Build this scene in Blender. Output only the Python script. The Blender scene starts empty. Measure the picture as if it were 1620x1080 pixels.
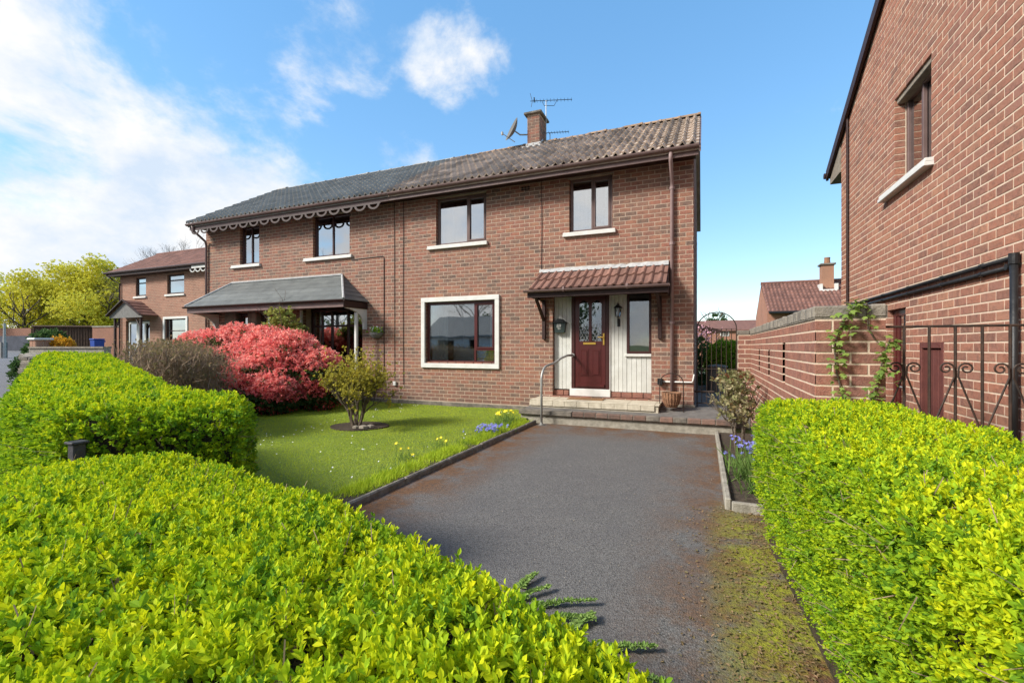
import bpy, math, random
import numpy as np
from mathutils import Vector, Matrix, Euler
random.seed(7); RNG = np.random.default_rng(11)
S = bpy.context.scene
COL = S.collection
R = math.radians

# ------------------------------------------------------------------ camera
YAW, FPX, ZC = R(22.6), 725.0, 1.47
cam = bpy.data.cameras.new('camera'); camo = bpy.data.objects.new('camera', cam); COL.objects.link(camo)
camo.location = (0, 0, ZC); camo.rotation_euler = (R(90), 0, YAW)
cam.sensor_width = 36; cam.lens = 36 * FPX / 1620; cam.shift_y = 8 / 1620
cam.clip_start = 0.05; cam.clip_end = 3000
S.camera = camo

# ------------------------------------------------------------------ world, sun, exposure
SUN_AZ_VEC = Vector((-0.62, -0.56, 0.60)).normalized()      # towards the sun
el = math.asin(SUN_AZ_VEC.z); az = math.atan2(SUN_AZ_VEC.x, SUN_AZ_VEC.y)
W = bpy.data.worlds.new('World'); S.world = W; W.use_nodes = True
nt = W.node_tree; nt.nodes.clear()
N = lambda t, **k: (lambda n: ([setattr(n, a, b) for a, b in k.items()], n)[1])(nt.nodes.new(t))
def wl(a, b): nt.links.new(a, b)
sky = N('ShaderNodeTexSky', sky_type='NISHITA', sun_disc=False, sun_elevation=el, sun_rotation=az, air_density=1.0, dust_density=0.0, ozone_density=2.0, altitude=400)
hsv = N('ShaderNodeHueSaturation'); hsv.inputs['Saturation'].default_value = 1.72; hsv.inputs['Value'].default_value = 1.16
gm = N('ShaderNodeGamma'); gm.inputs[1].default_value = 0.52; wl(sky.outputs[0], gm.inputs[0]); wl(gm.outputs[0], hsv.inputs['Color'])
bg1 = N('ShaderNodeBackground'); bg1.inputs[1].default_value = 0.145; wl(hsv.outputs[0], bg1.inputs[0])
tc = N('ShaderNodeTexCoord')
nz = N('ShaderNodeTexNoise'); nz.inputs['Scale'].default_value = 3.1; nz.inputs['Detail'].default_value = 12; nz.inputs['Roughness'].default_value = 0.62; nz.inputs['Distortion'].default_value = 0.25
mp = N('ShaderNodeMapping'); mp.inputs['Location'].default_value = (1.3, 0.4, 2.2); mp.inputs['Scale'].default_value = (1, 1, 1.5)
wl(tc.outputs['Generated'], mp.inputs['Vector']); wl(mp.outputs[0], nz.inputs['Vector'])
def wmath(op, a, b=None, c=None):
    m = N('ShaderNodeMath', operation=op)
    for i, v in enumerate((a, b, c)):
        if v is None: continue
        if isinstance(v, (int, float)): m.inputs[i].default_value = v
        else: wl(v, m.inputs[i])
    return m.outputs[0]
def wlobe(d, lo, hi, amp):
    dn = Vector(d).normalized()
    v = N('ShaderNodeVectorMath', operation='DOT_PRODUCT'); v.inputs[1].default_value = dn
    wl(tc.outputs['Generated'], v.inputs[0])
    r = N('ShaderNodeMapRange', interpolation_type='SMOOTHSTEP')
    r.inputs[1].default_value = lo; r.inputs[2].default_value = hi; r.inputs[3].default_value = 0; r.inputs[4].default_value = amp
    wl(v.outputs['Value'], r.inputs[0]); return r.outputs[0]
CLOUDS = [((-1.24, 0.58, 0.24), 0.865, 0.985, 0.27), ((-0.98, 0.67, 0.16), 0.95, 0.995, 0.16), ((-0.47, 0.885, 0.62), 0.991, 0.999, 0.16), ((-0.59, 0.83, 0.42), 0.9965, 0.9998, 0.16), ((-0.35, -0.9, 0.35), 0.2, 0.75, 0.30)]
tot = nz.outputs[0]
for c_ in CLOUDS: tot = wmath('ADD', tot, wlobe(*c_))
cr = N('ShaderNodeMapRange', interpolation_type='SMOOTHSTEP')
cr.inputs[1].default_value = 0.60; cr.inputs[2].default_value = 0.80; wl(tot, cr.inputs[0])
bg2 = N('ShaderNodeBackground'); bg2.inputs[1].default_value = 0.335
nz2 = N('ShaderNodeTexNoise'); nz2.inputs['Scale'].default_value = 5.5; nz2.inputs['Detail'].default_value = 8; nz2.inputs['Roughness'].default_value = 0.6; wl(mp.outputs[0], nz2.inputs['Vector'])
r2 = N('ShaderNodeMapRange'); r2.inputs[1].default_value = .36; r2.inputs[2].default_value = .58; wl(nz2.outputs[0], r2.inputs[0])
mc = N('ShaderNodeMixRGB'); mc.inputs[1].default_value = (.68, .80, .96, 1); mc.inputs[2].default_value = (1, 1, 1, 1); wl(r2.outputs[0], mc.inputs[0]); wl(mc.outputs[0], bg2.inputs[0])
mxs = N('ShaderNodeMixShader'); wl(cr.outputs[0], mxs.inputs[0]); wl(bg1.outputs[0], mxs.inputs[1]); wl(bg2.outputs[0], mxs.inputs[2])
out = N('ShaderNodeOutputWorld'); wl(mxs.outputs[0], out.inputs[0])

sl = bpy.data.lights.new('sun', 'SUN'); sl.energy = 2.1; sl.angle = R(14.0); sl.color = (1.0, 0.95, 0.87)
so = bpy.data.objects.new('sun', sl); COL.objects.link(so); so.location = (-20, -20, 30)
so.rotation_euler = SUN_AZ_VEC.to_track_quat('Z', 'Y').to_euler()
S.view_settings.view_transform = 'Standard'; S.view_settings.look = 'None'
S.view_settings.exposure = 1.62; S.view_settings.gamma = 1.0; S.view_settings.use_curve_mapping = False
S.render.engine = 'CYCLES'
S.cycles.use_adaptive_sampling = True; S.cycles.use_denoising = True
S.cycles.max_bounces = 7; S.cycles.transparent_max_bounces = 12; S.cycles.caustics_reflective = False; S.cycles.caustics_refractive = False

def proj(X, Y, Z):
    s, c = math.sin(YAW), math.cos(YAW); d = -X * s + Y * c; r = X * c + Y * s
    if d < .05: return None
    return 810 + FPX * r / d, 548 - FPX * (Z - ZC) / d, d

# ------------------------------------------------------------------ materials
def newmat(name):
    m = bpy.data.materials.new(name); m.use_nodes = True; t = m.node_tree; t.nodes.clear()
    o = t.nodes.new('ShaderNodeOutputMaterial'); p = t.nodes.new('ShaderNodeBsdfPrincipled'); t.links.new(p.outputs[0], o.inputs[0])
    return m, t, p, o
def nn(t, ty, **k):
    n = t.nodes.new(ty)
    for a, b in k.items(): setattr(n, a, b)
    return n
def c4(c): return (c[0], c[1], c[2], 1)
def mixc(t, fac, a, b, bt='MIX'):
    m = nn(t, 'ShaderNodeMixRGB', blend_type=bt)
    for i, v in enumerate((fac, a, b)):
        if hasattr(v, 'links'): t.links.new(v, m.inputs[i])
        elif i == 0: m.inputs[0].default_value = v
        else: m.inputs[i].default_value = c4(v)
    return m.outputs[0]
def noise(t, vec, scale, detail=4, rough=.6, lo=.35, hi=.65):
    n = nn(t, 'ShaderNodeTexNoise'); n.inputs['Scale'].default_value = scale; n.inputs['Detail'].default_value = detail; n.inputs['Roughness'].default_value = rough
    if vec: t.links.new(vec, n.inputs['Vector'])
    r = nn(t, 'ShaderNodeMapRange'); r.inputs[1].default_value = lo; r.inputs[2].default_value = hi; t.links.new(n.outputs[0], r.inputs[0])
    return r.outputs[0]
def posvec(t):
    g = nn(t, 'ShaderNodeNewGeometry'); return g.outputs['Position']
def tmath(t, op, a, b=None):
    m = nn(t, 'ShaderNodeMath', operation=op)
    for i, v in enumerate((a, b)):
        if v is None: continue
        if isinstance(v, (int, float)): m.inputs[i].default_value = v
        else: t.links.new(v, m.inputs[i])
    return m.outputs[0]
def bump(t, p, h, strength, dist=.01):
    b = nn(t, 'ShaderNodeBump'); b.inputs['Strength'].default_value = strength; b.inputs['Distance'].default_value = dist
    t.links.new(h, b.inputs['Height']); t.links.new(b.outputs[0], p.inputs['Normal'])
def pmat(name, c1, c2=None, scale=8, rough=.7, bmp=0, bscale=None, spec=.3, metal=0, rnd=0):
    """two-tone noise material"""
    m, t, p, o = newmat(name); v = posvec(t)
    p.inputs['Roughness'].default_value = rough; p.inputs['Metallic'].default_value = metal; p.inputs['Specular IOR Level'].default_value = spec
    col = None
    if c2 is not None: col = mixc(t, noise(t, v, scale), c1, c2)
    if rnd:
        oi = nn(t, 'ShaderNodeObjectInfo'); g = nn(t, 'ShaderNodeNewGeometry')
        f = tmath(t, 'FRACT', tmath(t, 'ADD', tmath(t, 'MULTIPLY', oi.outputs['Random'], 7.31), g.outputs['Random Per Island']))
        hv = nn(t, 'ShaderNodeHueSaturation')
        val = nn(t, 'ShaderNodeMapRange'); val.inputs[3].default_value = 1 - rnd; val.inputs[4].default_value = 1 + rnd; t.links.new(f, val.inputs[0]); t.links.new(val.outputs[0], hv.inputs['Value'])
        if col is None: hv.inputs['Color'].default_value = c4(c1)
        else: t.links.new(col, hv.inputs['Color'])
        col = hv.outputs[0]
    if col is None: p.inputs['Base Color'].default_value = c4(c1)
    else: t.links.new(col, p.inputs['Base Color'])
    if bmp: bump(t, p, noise(t, v, bscale or scale * 4, 5), bmp)
    return m
def randfac(t, k=7.31):
    oi = nn(t, 'ShaderNodeObjectInfo'); g = nn(t, 'ShaderNodeNewGeometry')
    return tmath(t, 'FRACT', tmath(t, 'ADD', tmath(t, 'MULTIPLY', oi.outputs['Random'], k), g.outputs['Random Per Island']))
def ramp(t, fac, stops):
    r = nn(t, 'ShaderNodeValToRGB'); e = r.color_ramp.elements
    while len(e) < len(stops): e.new(.5)
    for i, (q, c) in enumerate(stops): e[i].position = q; e[i].color = c4(c)
    t.links.new(fac, r.inputs[0]); return r.outputs[0]
def brickmat(name, stops, dirt=(.10, .075, .06), dirtamt=.35):
    m, t, p, o = newmat(name); v = posvec(t)
    col = ramp(t, randfac(t), stops)
    col = mixc(t, noise(t, v, 34, 5, .7, .3, .75), col, mixc(t, .45, col, (.34, .22, .17)))
    col = mixc(t, noise(t, v, 19, 6, .75, .48, .68), col, mixc(t, .6, col, (.10, .06, .05)))
    col = mixc(t, tmath(t, 'MULTIPLY', noise(t, v, 8.5, 5, .7, .45, .62), .42), col, (.35, .175, .11))
    big = noise(t, v, .9, 4, .6, .45, .75)
    d = nn(t, 'ShaderNodeMath', operation='MULTIPLY'); t.links.new(big, d.inputs[0]); d.inputs[1].default_value = dirtamt
    col = mixc(t, d.outputs[0], col, dirt)
    sz = nn(t, 'ShaderNodeSeparateXYZ'); t.links.new(v, sz.inputs[0]); dm_ = nn(t, 'ShaderNodeMapRange'); dm_.inputs[1].default_value = .75; dm_.inputs[2].default_value = .15; dm_.inputs[4].default_value = .55; t.links.new(sz.outputs[2], dm_.inputs[0])
    col = mixc(t, tmath(t, 'MULTIPLY', dm_.outputs[0], noise(t, v, 2.1, 5, .65, .25, .6)), col, (.13, .085, .075))
    t.links.new(col, p.inputs['Base Color']); p.inputs['Roughness'].default_value = .88; p.inputs['Specular IOR Level'].default_value = .2
    bump(t, p, noise(t, v, 90, 5), .5, .006)
    return m
M = {}
M['brick'] = brickmat('brick_face', [(0, (.095, .072, .062)), (.16, (.16, .105, .084)), (.34, (.25, .122, .088)), (.52, (.30, .108, .074)), (.68, (.21, .116, .088)), (.84, (.26, .098, .071)), (1, (.33, .165, .10))])
M['brick_r'] = brickmat('brick_face_red', [(0, (.19, .088, .066)), (.2, (.32, .125, .080)), (.5, (.38, .148, .090)), (.75, (.29, .125, .092)), (1, (.41, .19, .115))], dirtamt=.2)
M['brick_w'] = brickmat('brick_face_garden', [(0, (.19, .07, .052)), (.5, (.31, .11, .075)), (1, (.25, .105, .078))], dirt=(.09, .07, .06), dirtamt=.4)
M['brick_far'] = brickmat('brick_face_far', [(0, (.24, .11, .075)), (.5, (.36, .16, .105)), (1, (.30, .15, .10))])
M['mortar'] = pmat('mortar', (.47, .36, .275), (.38, .29, .22), 5, .95, .3, 80)
M['mortar_r'] = pmat('mortar_pale', (.66, .52, .40), (.55, .43, .32), 5, .95, .3, 80)
M['concrete'] = pmat('old_concrete', (.36, .33, .27), (.22, .20, .16), 9, .9, .4, 60)
M['concrete_dark'] = pmat('stained_concrete', (.22, .19, .155), (.10, .09, .075), 7, .92, .5, 50)
M['step_cream'] = pmat('cream_step_paint', (.56, .50, .39), (.42, .37, .28), 11, .7, .15, 60)
M['white'] = pmat('white_paint', (.66, .65, .62), (.58, .57, .53), 6, .45, .08, 60)
M['white_board'] = pmat('white_board', (.60, .60, .56), (.50, .495, .45), 4, .5, .1, 40, rnd=.05)
M['brown'] = pmat('brown_upvc', (.060, .022, .020), (.050, .018, .016), 6, .38, 0)
M['brown_dark'] = pmat('brown_timber', (.040, .019, .016), (.028, .013, .011), 14, .55, .15)
M['brown_pale'] = pmat('faded_brown_upvc', (.18, .118, .108), (.14, .092, .085), 5, .5, .05)
M['pipe_pale'] = pmat('pale_brown_pipe', (.29, .205, .195), (.23, .16, .152), 4, .5, .05)
M['scallop_brown'] = pmat('scallop_brown', (.066, .043, .039), (.052, .034, .031), 5, .55)
M['window_brown'] = pmat('window_brown_upvc', (.15, .098, .088), (.12, .076, .068), 5, .4)
M['door'] = pmat('door_red_brown', (.075, .014, .013), (.062, .011, .010), 6, .32, 0, spec=.5)
M['brass'] = pmat('brass', (.75, .48, .10), None, rough=.3, metal=.8)
M['black'] = pmat('black_paint', (.012, .012, .013), (.02, .02, .021), 9, .45, .1)
M['iron'] = pmat('wrought_iron', (.025, .019, .016), (.055, .032, .022), 18, .65, .2)
M['green_box'] = pmat('dark_green_enamel', (.018, .03, .026), None, rough=.35, spec=.5)
M['steel'] = pmat('galvanised_steel', (.40, .40, .38), (.30, .295, .28), 20, .5, .05, metal=.35)
M['lead'] = pmat('lead_flashing', (.46, .46, .45), (.34, .34, .34), 12, .6, .3, 30)
M['tile'] = pmat('roof_tile', (.47, .375, .295), (.31, .24, .19), 3.5, .92, .5, 45, rnd=.34)
M['tile_grey'] = pmat('grey_roof_tile', (.31, .292, .26), (.225, .212, .19), 4, .85, .4, 45, rnd=.16)
M['tile_red'] = pmat('canopy_tile', (.24, .125, .095), (.165, .09, .072), 5, .88, .4, 50, rnd=.18)
M['tile_far'] = pmat('far_roof_tile', (.20, .098, .075), (.145, .075, .06), 3, .9, .4, 30, rnd=.2)
M['ridge'] = pmat('ridge_tile_lichen', (.30, .19, .11), (.20, .14, .10), 9, .9, .4, 40, rnd=.25)
M['slate'] = pmat('slate', (.095, .102, .10), (.14, .148, .142), 3, .62, .25, 25, rnd=.1)
M['stone'] = pmat('rustic_stone', (.30, .26, .20), (.20, .17, .14), 6, .9, .5, 30, rnd=.15)
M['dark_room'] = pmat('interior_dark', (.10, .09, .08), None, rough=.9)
M['curtain'] = pmat('net_curtain', (.80, .80, .78), (.68, .69, .70), 3, .9)
M['soil'] = pmat('soil', (.045, .034, .024), (.085, .062, .042), 16, .95, .8, 40)
M['bark'] = pmat('bark', (.16, .125, .09), (.085, .064, .046), 22, .9, .6, 60)
M['twig'] = pmat('dry_twig', (.33, .23, .15), (.20, .14, .09), 15, .9)
M['wood_fence'] = pmat('brown_fence', (.085, .048, .032), (.05, .03, .022), 8, .85, .3, 40, rnd=.2)
M['blue_bin'] = pmat('blue_plastic', (.02, .06, .30), None, rough=.4)
M['terracotta'] = pmat('basket_wicker', (.33, .17, .095), (.20, .105, .06), 30, .85, .6, 60)
M['mat'] = pmat('coir_mat', (.30, .16, .075), (.23, .12, .055), 60, .95, .6, 120)
M['grey_wood'] = pmat('weathered_grey', (.18, .175, .165), (.13, .125, .12), 8, .85, .3)
M['asphalt_road'] = pmat('road_asphalt', (.17, .17, .18), (.14, .14, .148), 30, .9, .4, 200)
M['path'] = pmat('path_concrete', (.17, .155, .14), (.115, .105, .095), 8, .9, .4, 90)
M['ground'] = pmat('ground_soil_grass', (.10, .15, .04), (.08, .105, .04), 2, .95, .5, 30)

def glassmat(name, refl=.12, tint=(.86, .90, .92)):
    m, t, p, o = newmat(name); t.nodes.remove(p)
    tr = nn(t, 'ShaderNodeBsdfTransparent'); tr.inputs[0].default_value = c4(tint)
    gl = nn(t, 'ShaderNodeBsdfGlossy'); gl.inputs['Roughness'].default_value = .015
    fr = nn(t, 'ShaderNodeFresnel'); fr.inputs[0].default_value = 1.6
    a = nn(t, 'ShaderNodeMath', operation='ADD', use_clamp=True); a.inputs[1].default_value = refl; t.links.new(fr.outputs[0], a.inputs[0])
    nb = noise(t, posvec(t), 1.6, 1, .4, 0, 1); b = nn(t, 'ShaderNodeBump'); b.inputs['Strength'].default_value = .06; b.inputs['Distance'].default_value = .02
    t.links.new(nb, b.inputs['Height']); t.links.new(b.outputs[0], gl.inputs['Normal'])
    mx = nn(t, 'ShaderNodeMixShader'); t.links.new(a.outputs[0], mx.inputs[0]); t.links.new(tr.outputs[0], mx.inputs[1]); t.links.new(gl.outputs[0], mx.inputs[2]); t.links.new(mx.outputs[0], o.inputs[0])
    return m
M['glass'] = glassmat('window_glass', .58)
M['glass_door'] = glassmat('door_glass', .12); M['glass_room'] = glassmat('room_glass', .24)
M['lampglass'] = glassmat('lamp_glass', .05)

def leafmat(name, stops, trans=.40, rough=.62, spec=.16):
    m, t, p, o = newmat(name)
    g = nn(t, 'ShaderNodeNewGeometry'); a = nn(t, 'ShaderNodeAttribute', attribute_name='age')
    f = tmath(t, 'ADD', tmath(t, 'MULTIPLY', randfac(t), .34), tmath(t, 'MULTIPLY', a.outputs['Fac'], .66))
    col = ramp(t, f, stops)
    t.links.new(col, p.inputs['Base Color']); p.inputs['Roughness'].default_value = rough; p.inputs['Specular IOR Level'].default_value = spec
    tr = nn(t, 'ShaderNodeBsdfTranslucent'); t.links.new(col, tr.inputs[0])
    mx = nn(t, 'ShaderNodeMixShader'); mx.inputs[0].default_value = trans
    t.links.new(p.outputs[0], mx.inputs[1]); t.links.new(tr.outputs[0], mx.inputs[2]); t.links.new(mx.outputs[0], o.inputs[0])
    return m
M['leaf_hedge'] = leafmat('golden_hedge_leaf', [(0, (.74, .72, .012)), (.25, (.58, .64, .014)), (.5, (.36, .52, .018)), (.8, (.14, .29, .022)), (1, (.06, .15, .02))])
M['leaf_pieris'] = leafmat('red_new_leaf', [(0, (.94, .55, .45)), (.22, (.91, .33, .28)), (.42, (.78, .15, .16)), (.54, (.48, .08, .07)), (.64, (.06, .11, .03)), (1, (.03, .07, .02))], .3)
M['leaf_yellow'] = leafmat('yellow_leaf', [(0, (.62, .50, .05)), (.5, (.40, .36, .06)), (1, (.22, .17, .06))])
M['leaf_maple'] = leafmat('pale_green_leaf', [(0, (.42, .40, .09)), (.5, (.25, .29, .07)), (1, (.10, .16, .05))])
M['leaf_tree'] = leafmat('spring_tree_leaf', [(0, (.82, .74, .07)), (.5, (.66, .62, .07)), (1, (.36, .36, .07))], .3)
M['leaf_dark'] = leafmat('dark_green_leaf', [(0, (.10, .17, .05)), (.5, (.055, .11, .03)), (1, (.025, .05, .018))])
M['leaf_conifer'] = leafmat('conifer_leaf', [(0, (.42, .58, .05)), (.5, (.24, .42, .04)), (1, (.05, .12, .02))])
M['leaf_rose'] = leafmat('variegated_leaf', [(0, (.60, .51, .34)), (.35, (.42, .37, .20)), (.65, (.23, .25, .10)), (1, (.30, .11, .06))])
M['leaf_ivy'] = leafmat('ivy_leaf', [(0, (.34, .40, .10)), (.5, (.20, .30, .06)), (1, (.10, .18, .04))])
M['leaf_brown'] = leafmat('bronze_leaf', [(0, (.40, .24, .14)), (.5, (.24, .19, .09)), (1, (.13, .14, .055))])
M['leaf_orange'] = leafmat('orange_leaf', [(0, (.70, .38, .03)), (.6, (.50, .28, .03)), (1, (.2, .2, .04))])
M['grass'] = leafmat('grass_blade', [(0, (.60, .66, .045)), (.5, (.44, .55, .035)), (1, (.25, .40, .03))], .3)
M['bulb_leaf'] = leafmat('bulb_leaf', [(0, (.22, .33, .08)), (1, (.08, .17, .035))])
M['fern'] = leafmat('weed_leaf', [(0, (.40, .52, .16)), (1, (.18, .32, .07))])
M['petal_yellow'] = pmat('yellow_petal', (.85, .68, .03), None, rough=.6)
M['petal_white'] = pmat('white_petal', (.85, .85, .82), None, rough=.6)
M['petal_blue'] = pmat('blue_petal', (.20, .20, .52), (.14, .15, .45), 40, rough=.6)
M['petal_pink'] = pmat('pink_blossom', (.75, .40, .45), (.6, .3, .33), 20, rough=.7)

# driveway with moss and rust-coloured algae along the edges
def drive_mat():
    m, t, p, o = newmat('driveway_tarmac'); v = posvec(t)
    vo = nn(t, 'ShaderNodeTexVoronoi'); vo.inputs['Scale'].default_value = 105; t.links.new(v, vo.inputs['Vector']); sv = nn(t, 'ShaderNodeSeparateColor'); t.links.new(vo.outputs['Color'], sv.inputs[0]); sp = sv.outputs[0]
    base = mixc(t, sp, (.034, .031, .029), (.165, .154, .142)); base = mixc(t, noise(t, v, 70, 3, .7, .38, .68), base, mixc(t, .5, base, (.24, .23, .22)))
    base = mixc(t, noise(t, v, 2.2, 4, .6, .3, .7), base, mixc(t, .5, base, (.10, .095, .095)))
    st = noise(t, v, 260, 1, .5, .74, .78); base = mixc(t, st, base, (.55, .53, .48))
    sx = nn(t, 'ShaderNodeSeparateXYZ'); t.links.new(v, sx.inputs[0])
    def band(lo, hi, sock):
        r = nn(t, 'ShaderNodeMapRange', interpolation_type='SMOOTHSTEP'); r.inputs[1].default_value = lo; r.inputs[2].default_value = hi; t.links.new(sock, r.inputs[0]); return r.outputs[0]
    X, Y = sx.outputs[0], sx.outputs[1]
    edge = tmath(t, 'MAXIMUM', tmath(t, 'MAXIMUM', band(-.65, .35, X), band(-1.9, -2.9, X)), band(6.9, 8.4, Y))
    rn = noise(t, v, 2.3, 7, .72, .36, .56)
    rust = tmath(t, 'MULTIPLY', tmath(t, 'MULTIPLY', edge, rn), .95)
    col = mixc(t, rust, base, mixc(t, noise(t, v, 24, 4), (.17, .075, .026), (.085, .048, .028)))
    mo = tmath(t, 'MULTIPLY', tmath(t, 'MULTIPLY', band(-.05, .35, X), band(5.0, 4.0, Y)), noise(t, v, 3.2, 6, .7, .38, .54))
    col = mixc(t, tmath(t, 'MULTIPLY', mo, .9), col, mixc(t, noise(t, v, 40, 3), (.30, .31, .02), (.15, .15, .02)))
    t.links.new(col, p.inputs['Base Color']); p.inputs['Roughness'].default_value = .9; p.inputs['Specular IOR Level'].default_value = .25
    bump(t, p, vo.outputs['Distance'], .7, .006); return m
M['drive'] = drive_mat()
def lawn_mat():
    m, t, p, o = newmat('lawn_turf'); v = posvec(t)
    col = mixc(t, noise(t, v, 1.3, 5, .6), (.26, .36, .03), (.38, .45, .035)); col = mixc(t, noise(t, v, 60, 3), col, (.17, .26, .025))
    t.links.new(col, p.inputs['Base Color']); p.inputs['Roughness'].default_value = .9; bump(t, p, noise(t, v, 120, 4), 1, .02); return m
M['lawn'] = lawn_mat()

# ------------------------------------------------------------------ builders
WLOC = {}
def tag(o, label=None, cat=None, group=None, kind=None):
    if label: o['label'] = label
    if cat: o['category'] = cat
    if group: o['group'] = group
    if kind: o['kind'] = kind
    return o
def thing(name, loc, label, cat, group=None):
    o = bpy.data.objects.new(name, None); COL.objects.link(o); o.location = loc; o.empty_display_size = .2
    WLOC[o] = Vector(loc); return tag(o, label, cat, group)
def link(name, me, parent=None, loc=(0, 0, 0)):
    o = bpy.data.objects.new(name, me); COL.objects.link(o); o.location = loc
    if parent is not None: o.parent = parent
    WLOC[o] = (WLOC[parent] if parent is not None else Vector((0, 0, 0))) + Vector(loc)
    return o
def np_mesh(name, V, F, mat, smooth=False, attr=None):
    """V (n,3) array, F (m,k) array of one polygon size"""
    me = bpy.data.meshes.new(name); V = np.ascontiguousarray(V, np.float32); F = np.ascontiguousarray(F, np.int32)
    m, k = F.shape
    me.vertices.add(len(V)); me.vertices.foreach_set('co', V.ravel())
    me.loops.add(m * k); me.loops.foreach_set('vertex_index', F.ravel())
    me.polygons.add(m); me.polygons.foreach_set('loop_start', np.arange(0, m * k, k, dtype=np.int32)); me.polygons.foreach_set('loop_total', np.full(m, k, np.int32))
    me.polygons.foreach_set('use_smooth', np.full(m, smooth, bool))
    if attr is not None:
        a = me.attributes.new('age', 'FLOAT', 'POINT'); a.data.foreach_set('value', np.ascontiguousarray(attr, np.float32))
    me.materials.append(mat); me.update(calc_edges=True); return me

class MB:
    def __init__(s): s.v = []; s.f = []
    def add(s, vs, fs):
        b = len(s.v); s.v += [tuple(p) for p in vs]; s.f += [tuple(i + b for i in f) for f in fs]; return s
    def box(s, x0, x1, y0, y1, z0, z1):
        return s.add([(x, y, z) for z in (z0, z1) for x, y in ((x0, y0), (x1, y0), (x1, y1), (x0, y1))],
                     [(3, 2, 1, 0), (4, 5, 6, 7), (0, 1, 5, 4), (1, 2, 6, 5), (2, 3, 7, 6), (3, 0, 4, 7)])
    def cbox(s, x0, x1, y0, y1, z0, z1, b=.006):
        """chamfered box"""
        vs = []; 
        for sx, x in ((-1, x0), (1, x1)):
            for sy, y in ((-1, y0), (1, y1)):
                for sz, z in ((-1, z0), (1, z1)):
                    vs += [(x, y - sy * b, z - sz * b), (x - sx * b, y, z - sz * b), (x - sx * b, y - sy * b, z)]
        ix = lambda i, j, k, a: ((i * 2 + j) * 2 + k) * 3 + a
        fs = []
        for i in (0, 1):
            q = [ix(i, 0, 0, 0), ix(i, 1, 0, 0), ix(i, 1, 1, 0), ix(i, 0, 1, 0)]; fs.append(q if i else q[::-1])
            q = [ix(0, i, 0, 1), ix(0, i, 1, 1), ix(1, i, 1, 1), ix(1, i, 0, 1)]; fs.append(q if i else q[::-1])
            q = [ix(0, 0, i, 2), ix(1, 0, i, 2), ix(1, 1, i, 2), ix(0, 1, i, 2)]; fs.append(q if i else q[::-1])
        for i in (0, 1):
            for j in (0, 1):
                q = [ix(i, j, 0, 0), ix(i, j, 1, 0), ix(i, j, 1, 1), ix(i, j, 0, 1)]; fs.append(q if (i + j) % 2 == 0 else q[::-1])
                q = [ix(i, 0, j, 0), ix(i, 0, j, 2), ix(i, 1, j, 2), ix(i, 1, j, 0)]; fs.append(q if (i + j) % 2 == 0 else q[::-1])
                q = [ix(0, i, j, 1), ix(1, i, j, 1), ix(1, i, j, 2), ix(0, i, j, 2)]; fs.append(q if (i + j) % 2 == 0 else q[::-1])
                for k in (0, 1): fs.append([ix(i, j, k, 0), ix(i, j, k, 1), ix(i, j, k, 2)])
        return s.add(vs, fs)
    def prism(s, poly, axis, a0, a1):
        """poly of 2-D points extruded along axis 'x' (pts y,z), 'y' (x,z) or 'z' (x,y)"""
        f = {'x': lambda p, a: (a, p[0], p[1]), 'y': lambda p, a: (p[0], a, p[1]), 'z': lambda p, a: (p[0], p[1], a)}[axis]
        n = len(poly)
        return s.add([f(p, a0) for p in poly] + [f(p, a1) for p in poly], [tuple(range(n))[::-1], tuple(range(n, 2 * n))] + [(i, (i + 1) % n, n + (i + 1) % n, n + i) for i in range(n)])
    def tube(s, pts, r, n=6, cap=True):
        pts = [Vector(p) for p in pts]; rs = r if isinstance(r, (list, tuple)) else [r] * len(pts); vs = []; fs = []
        prev = None
        for i, p in enumerate(pts):
            d = (pts[min(i + 1, len(pts) - 1)] - pts[max(i - 1, 0)]).normalized()
            if prev is None: u = d.orthogonal().normalized()
            else:
                u = prev - d * prev.dot(d)
                u = u.normalized() if u.length > 1e-5 else d.orthogonal().normalized()
            prev = u; w = d.cross(u)
            for k in range(n):
                a = 2 * math.pi * k / n; vs.append(p + (u * math.cos(a) + w * math.sin(a)) * rs[i])
        for i in range(len(pts) - 1):
            for k in range(n): fs.append((i * n + k, i * n + (k + 1) % n, (i + 1) * n + (k + 1) % n, (i + 1) * n + k))
        if cap: fs += [tuple(range(n))[::-1], tuple(range((len(pts) - 1) * n, len(pts) * n))]
        return s.add(vs, fs)
    def lathe(s, prof, c, n=16):
        vs = []; fs = []
        for r, z in prof:
            for k in range(n): a = 2 * math.pi * k / n; vs.append((c[0] + r * math.cos(a), c[1] + r * math.sin(a), c[2] + z))
        for i in range(len(prof) - 1):
            for k in range(n): fs.append((i * n + k, i * n + (k + 1) % n, (i + 1) * n + (k + 1) % n, (i + 1) * n + k))
        fs += [tuple(range(n))[::-1], tuple(range((len(prof) - 1) * n, len(prof) * n))]
        return s.add(vs, fs)
    def build(s, name, mat, parent=None, smooth=False, loc=None):
        off = WLOC[parent] if parent is not None else Vector((0, 0, 0))
        me = bpy.data.meshes.new(name)
        me.from_pydata([(x - off.x, y - off.y, z - off.z) for x, y, z in s.v], [], s.f)
        if smooth:
            for p in me.polygons: p.use_smooth = True
        me.materials.append(M[mat] if isinstance(mat, str) else mat); me.update()
        return link(name, me, parent)
def B(*a): return MB().box(*a)
def CB(*a, b=.006): return MB().cbox(*a, b=b)

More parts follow.
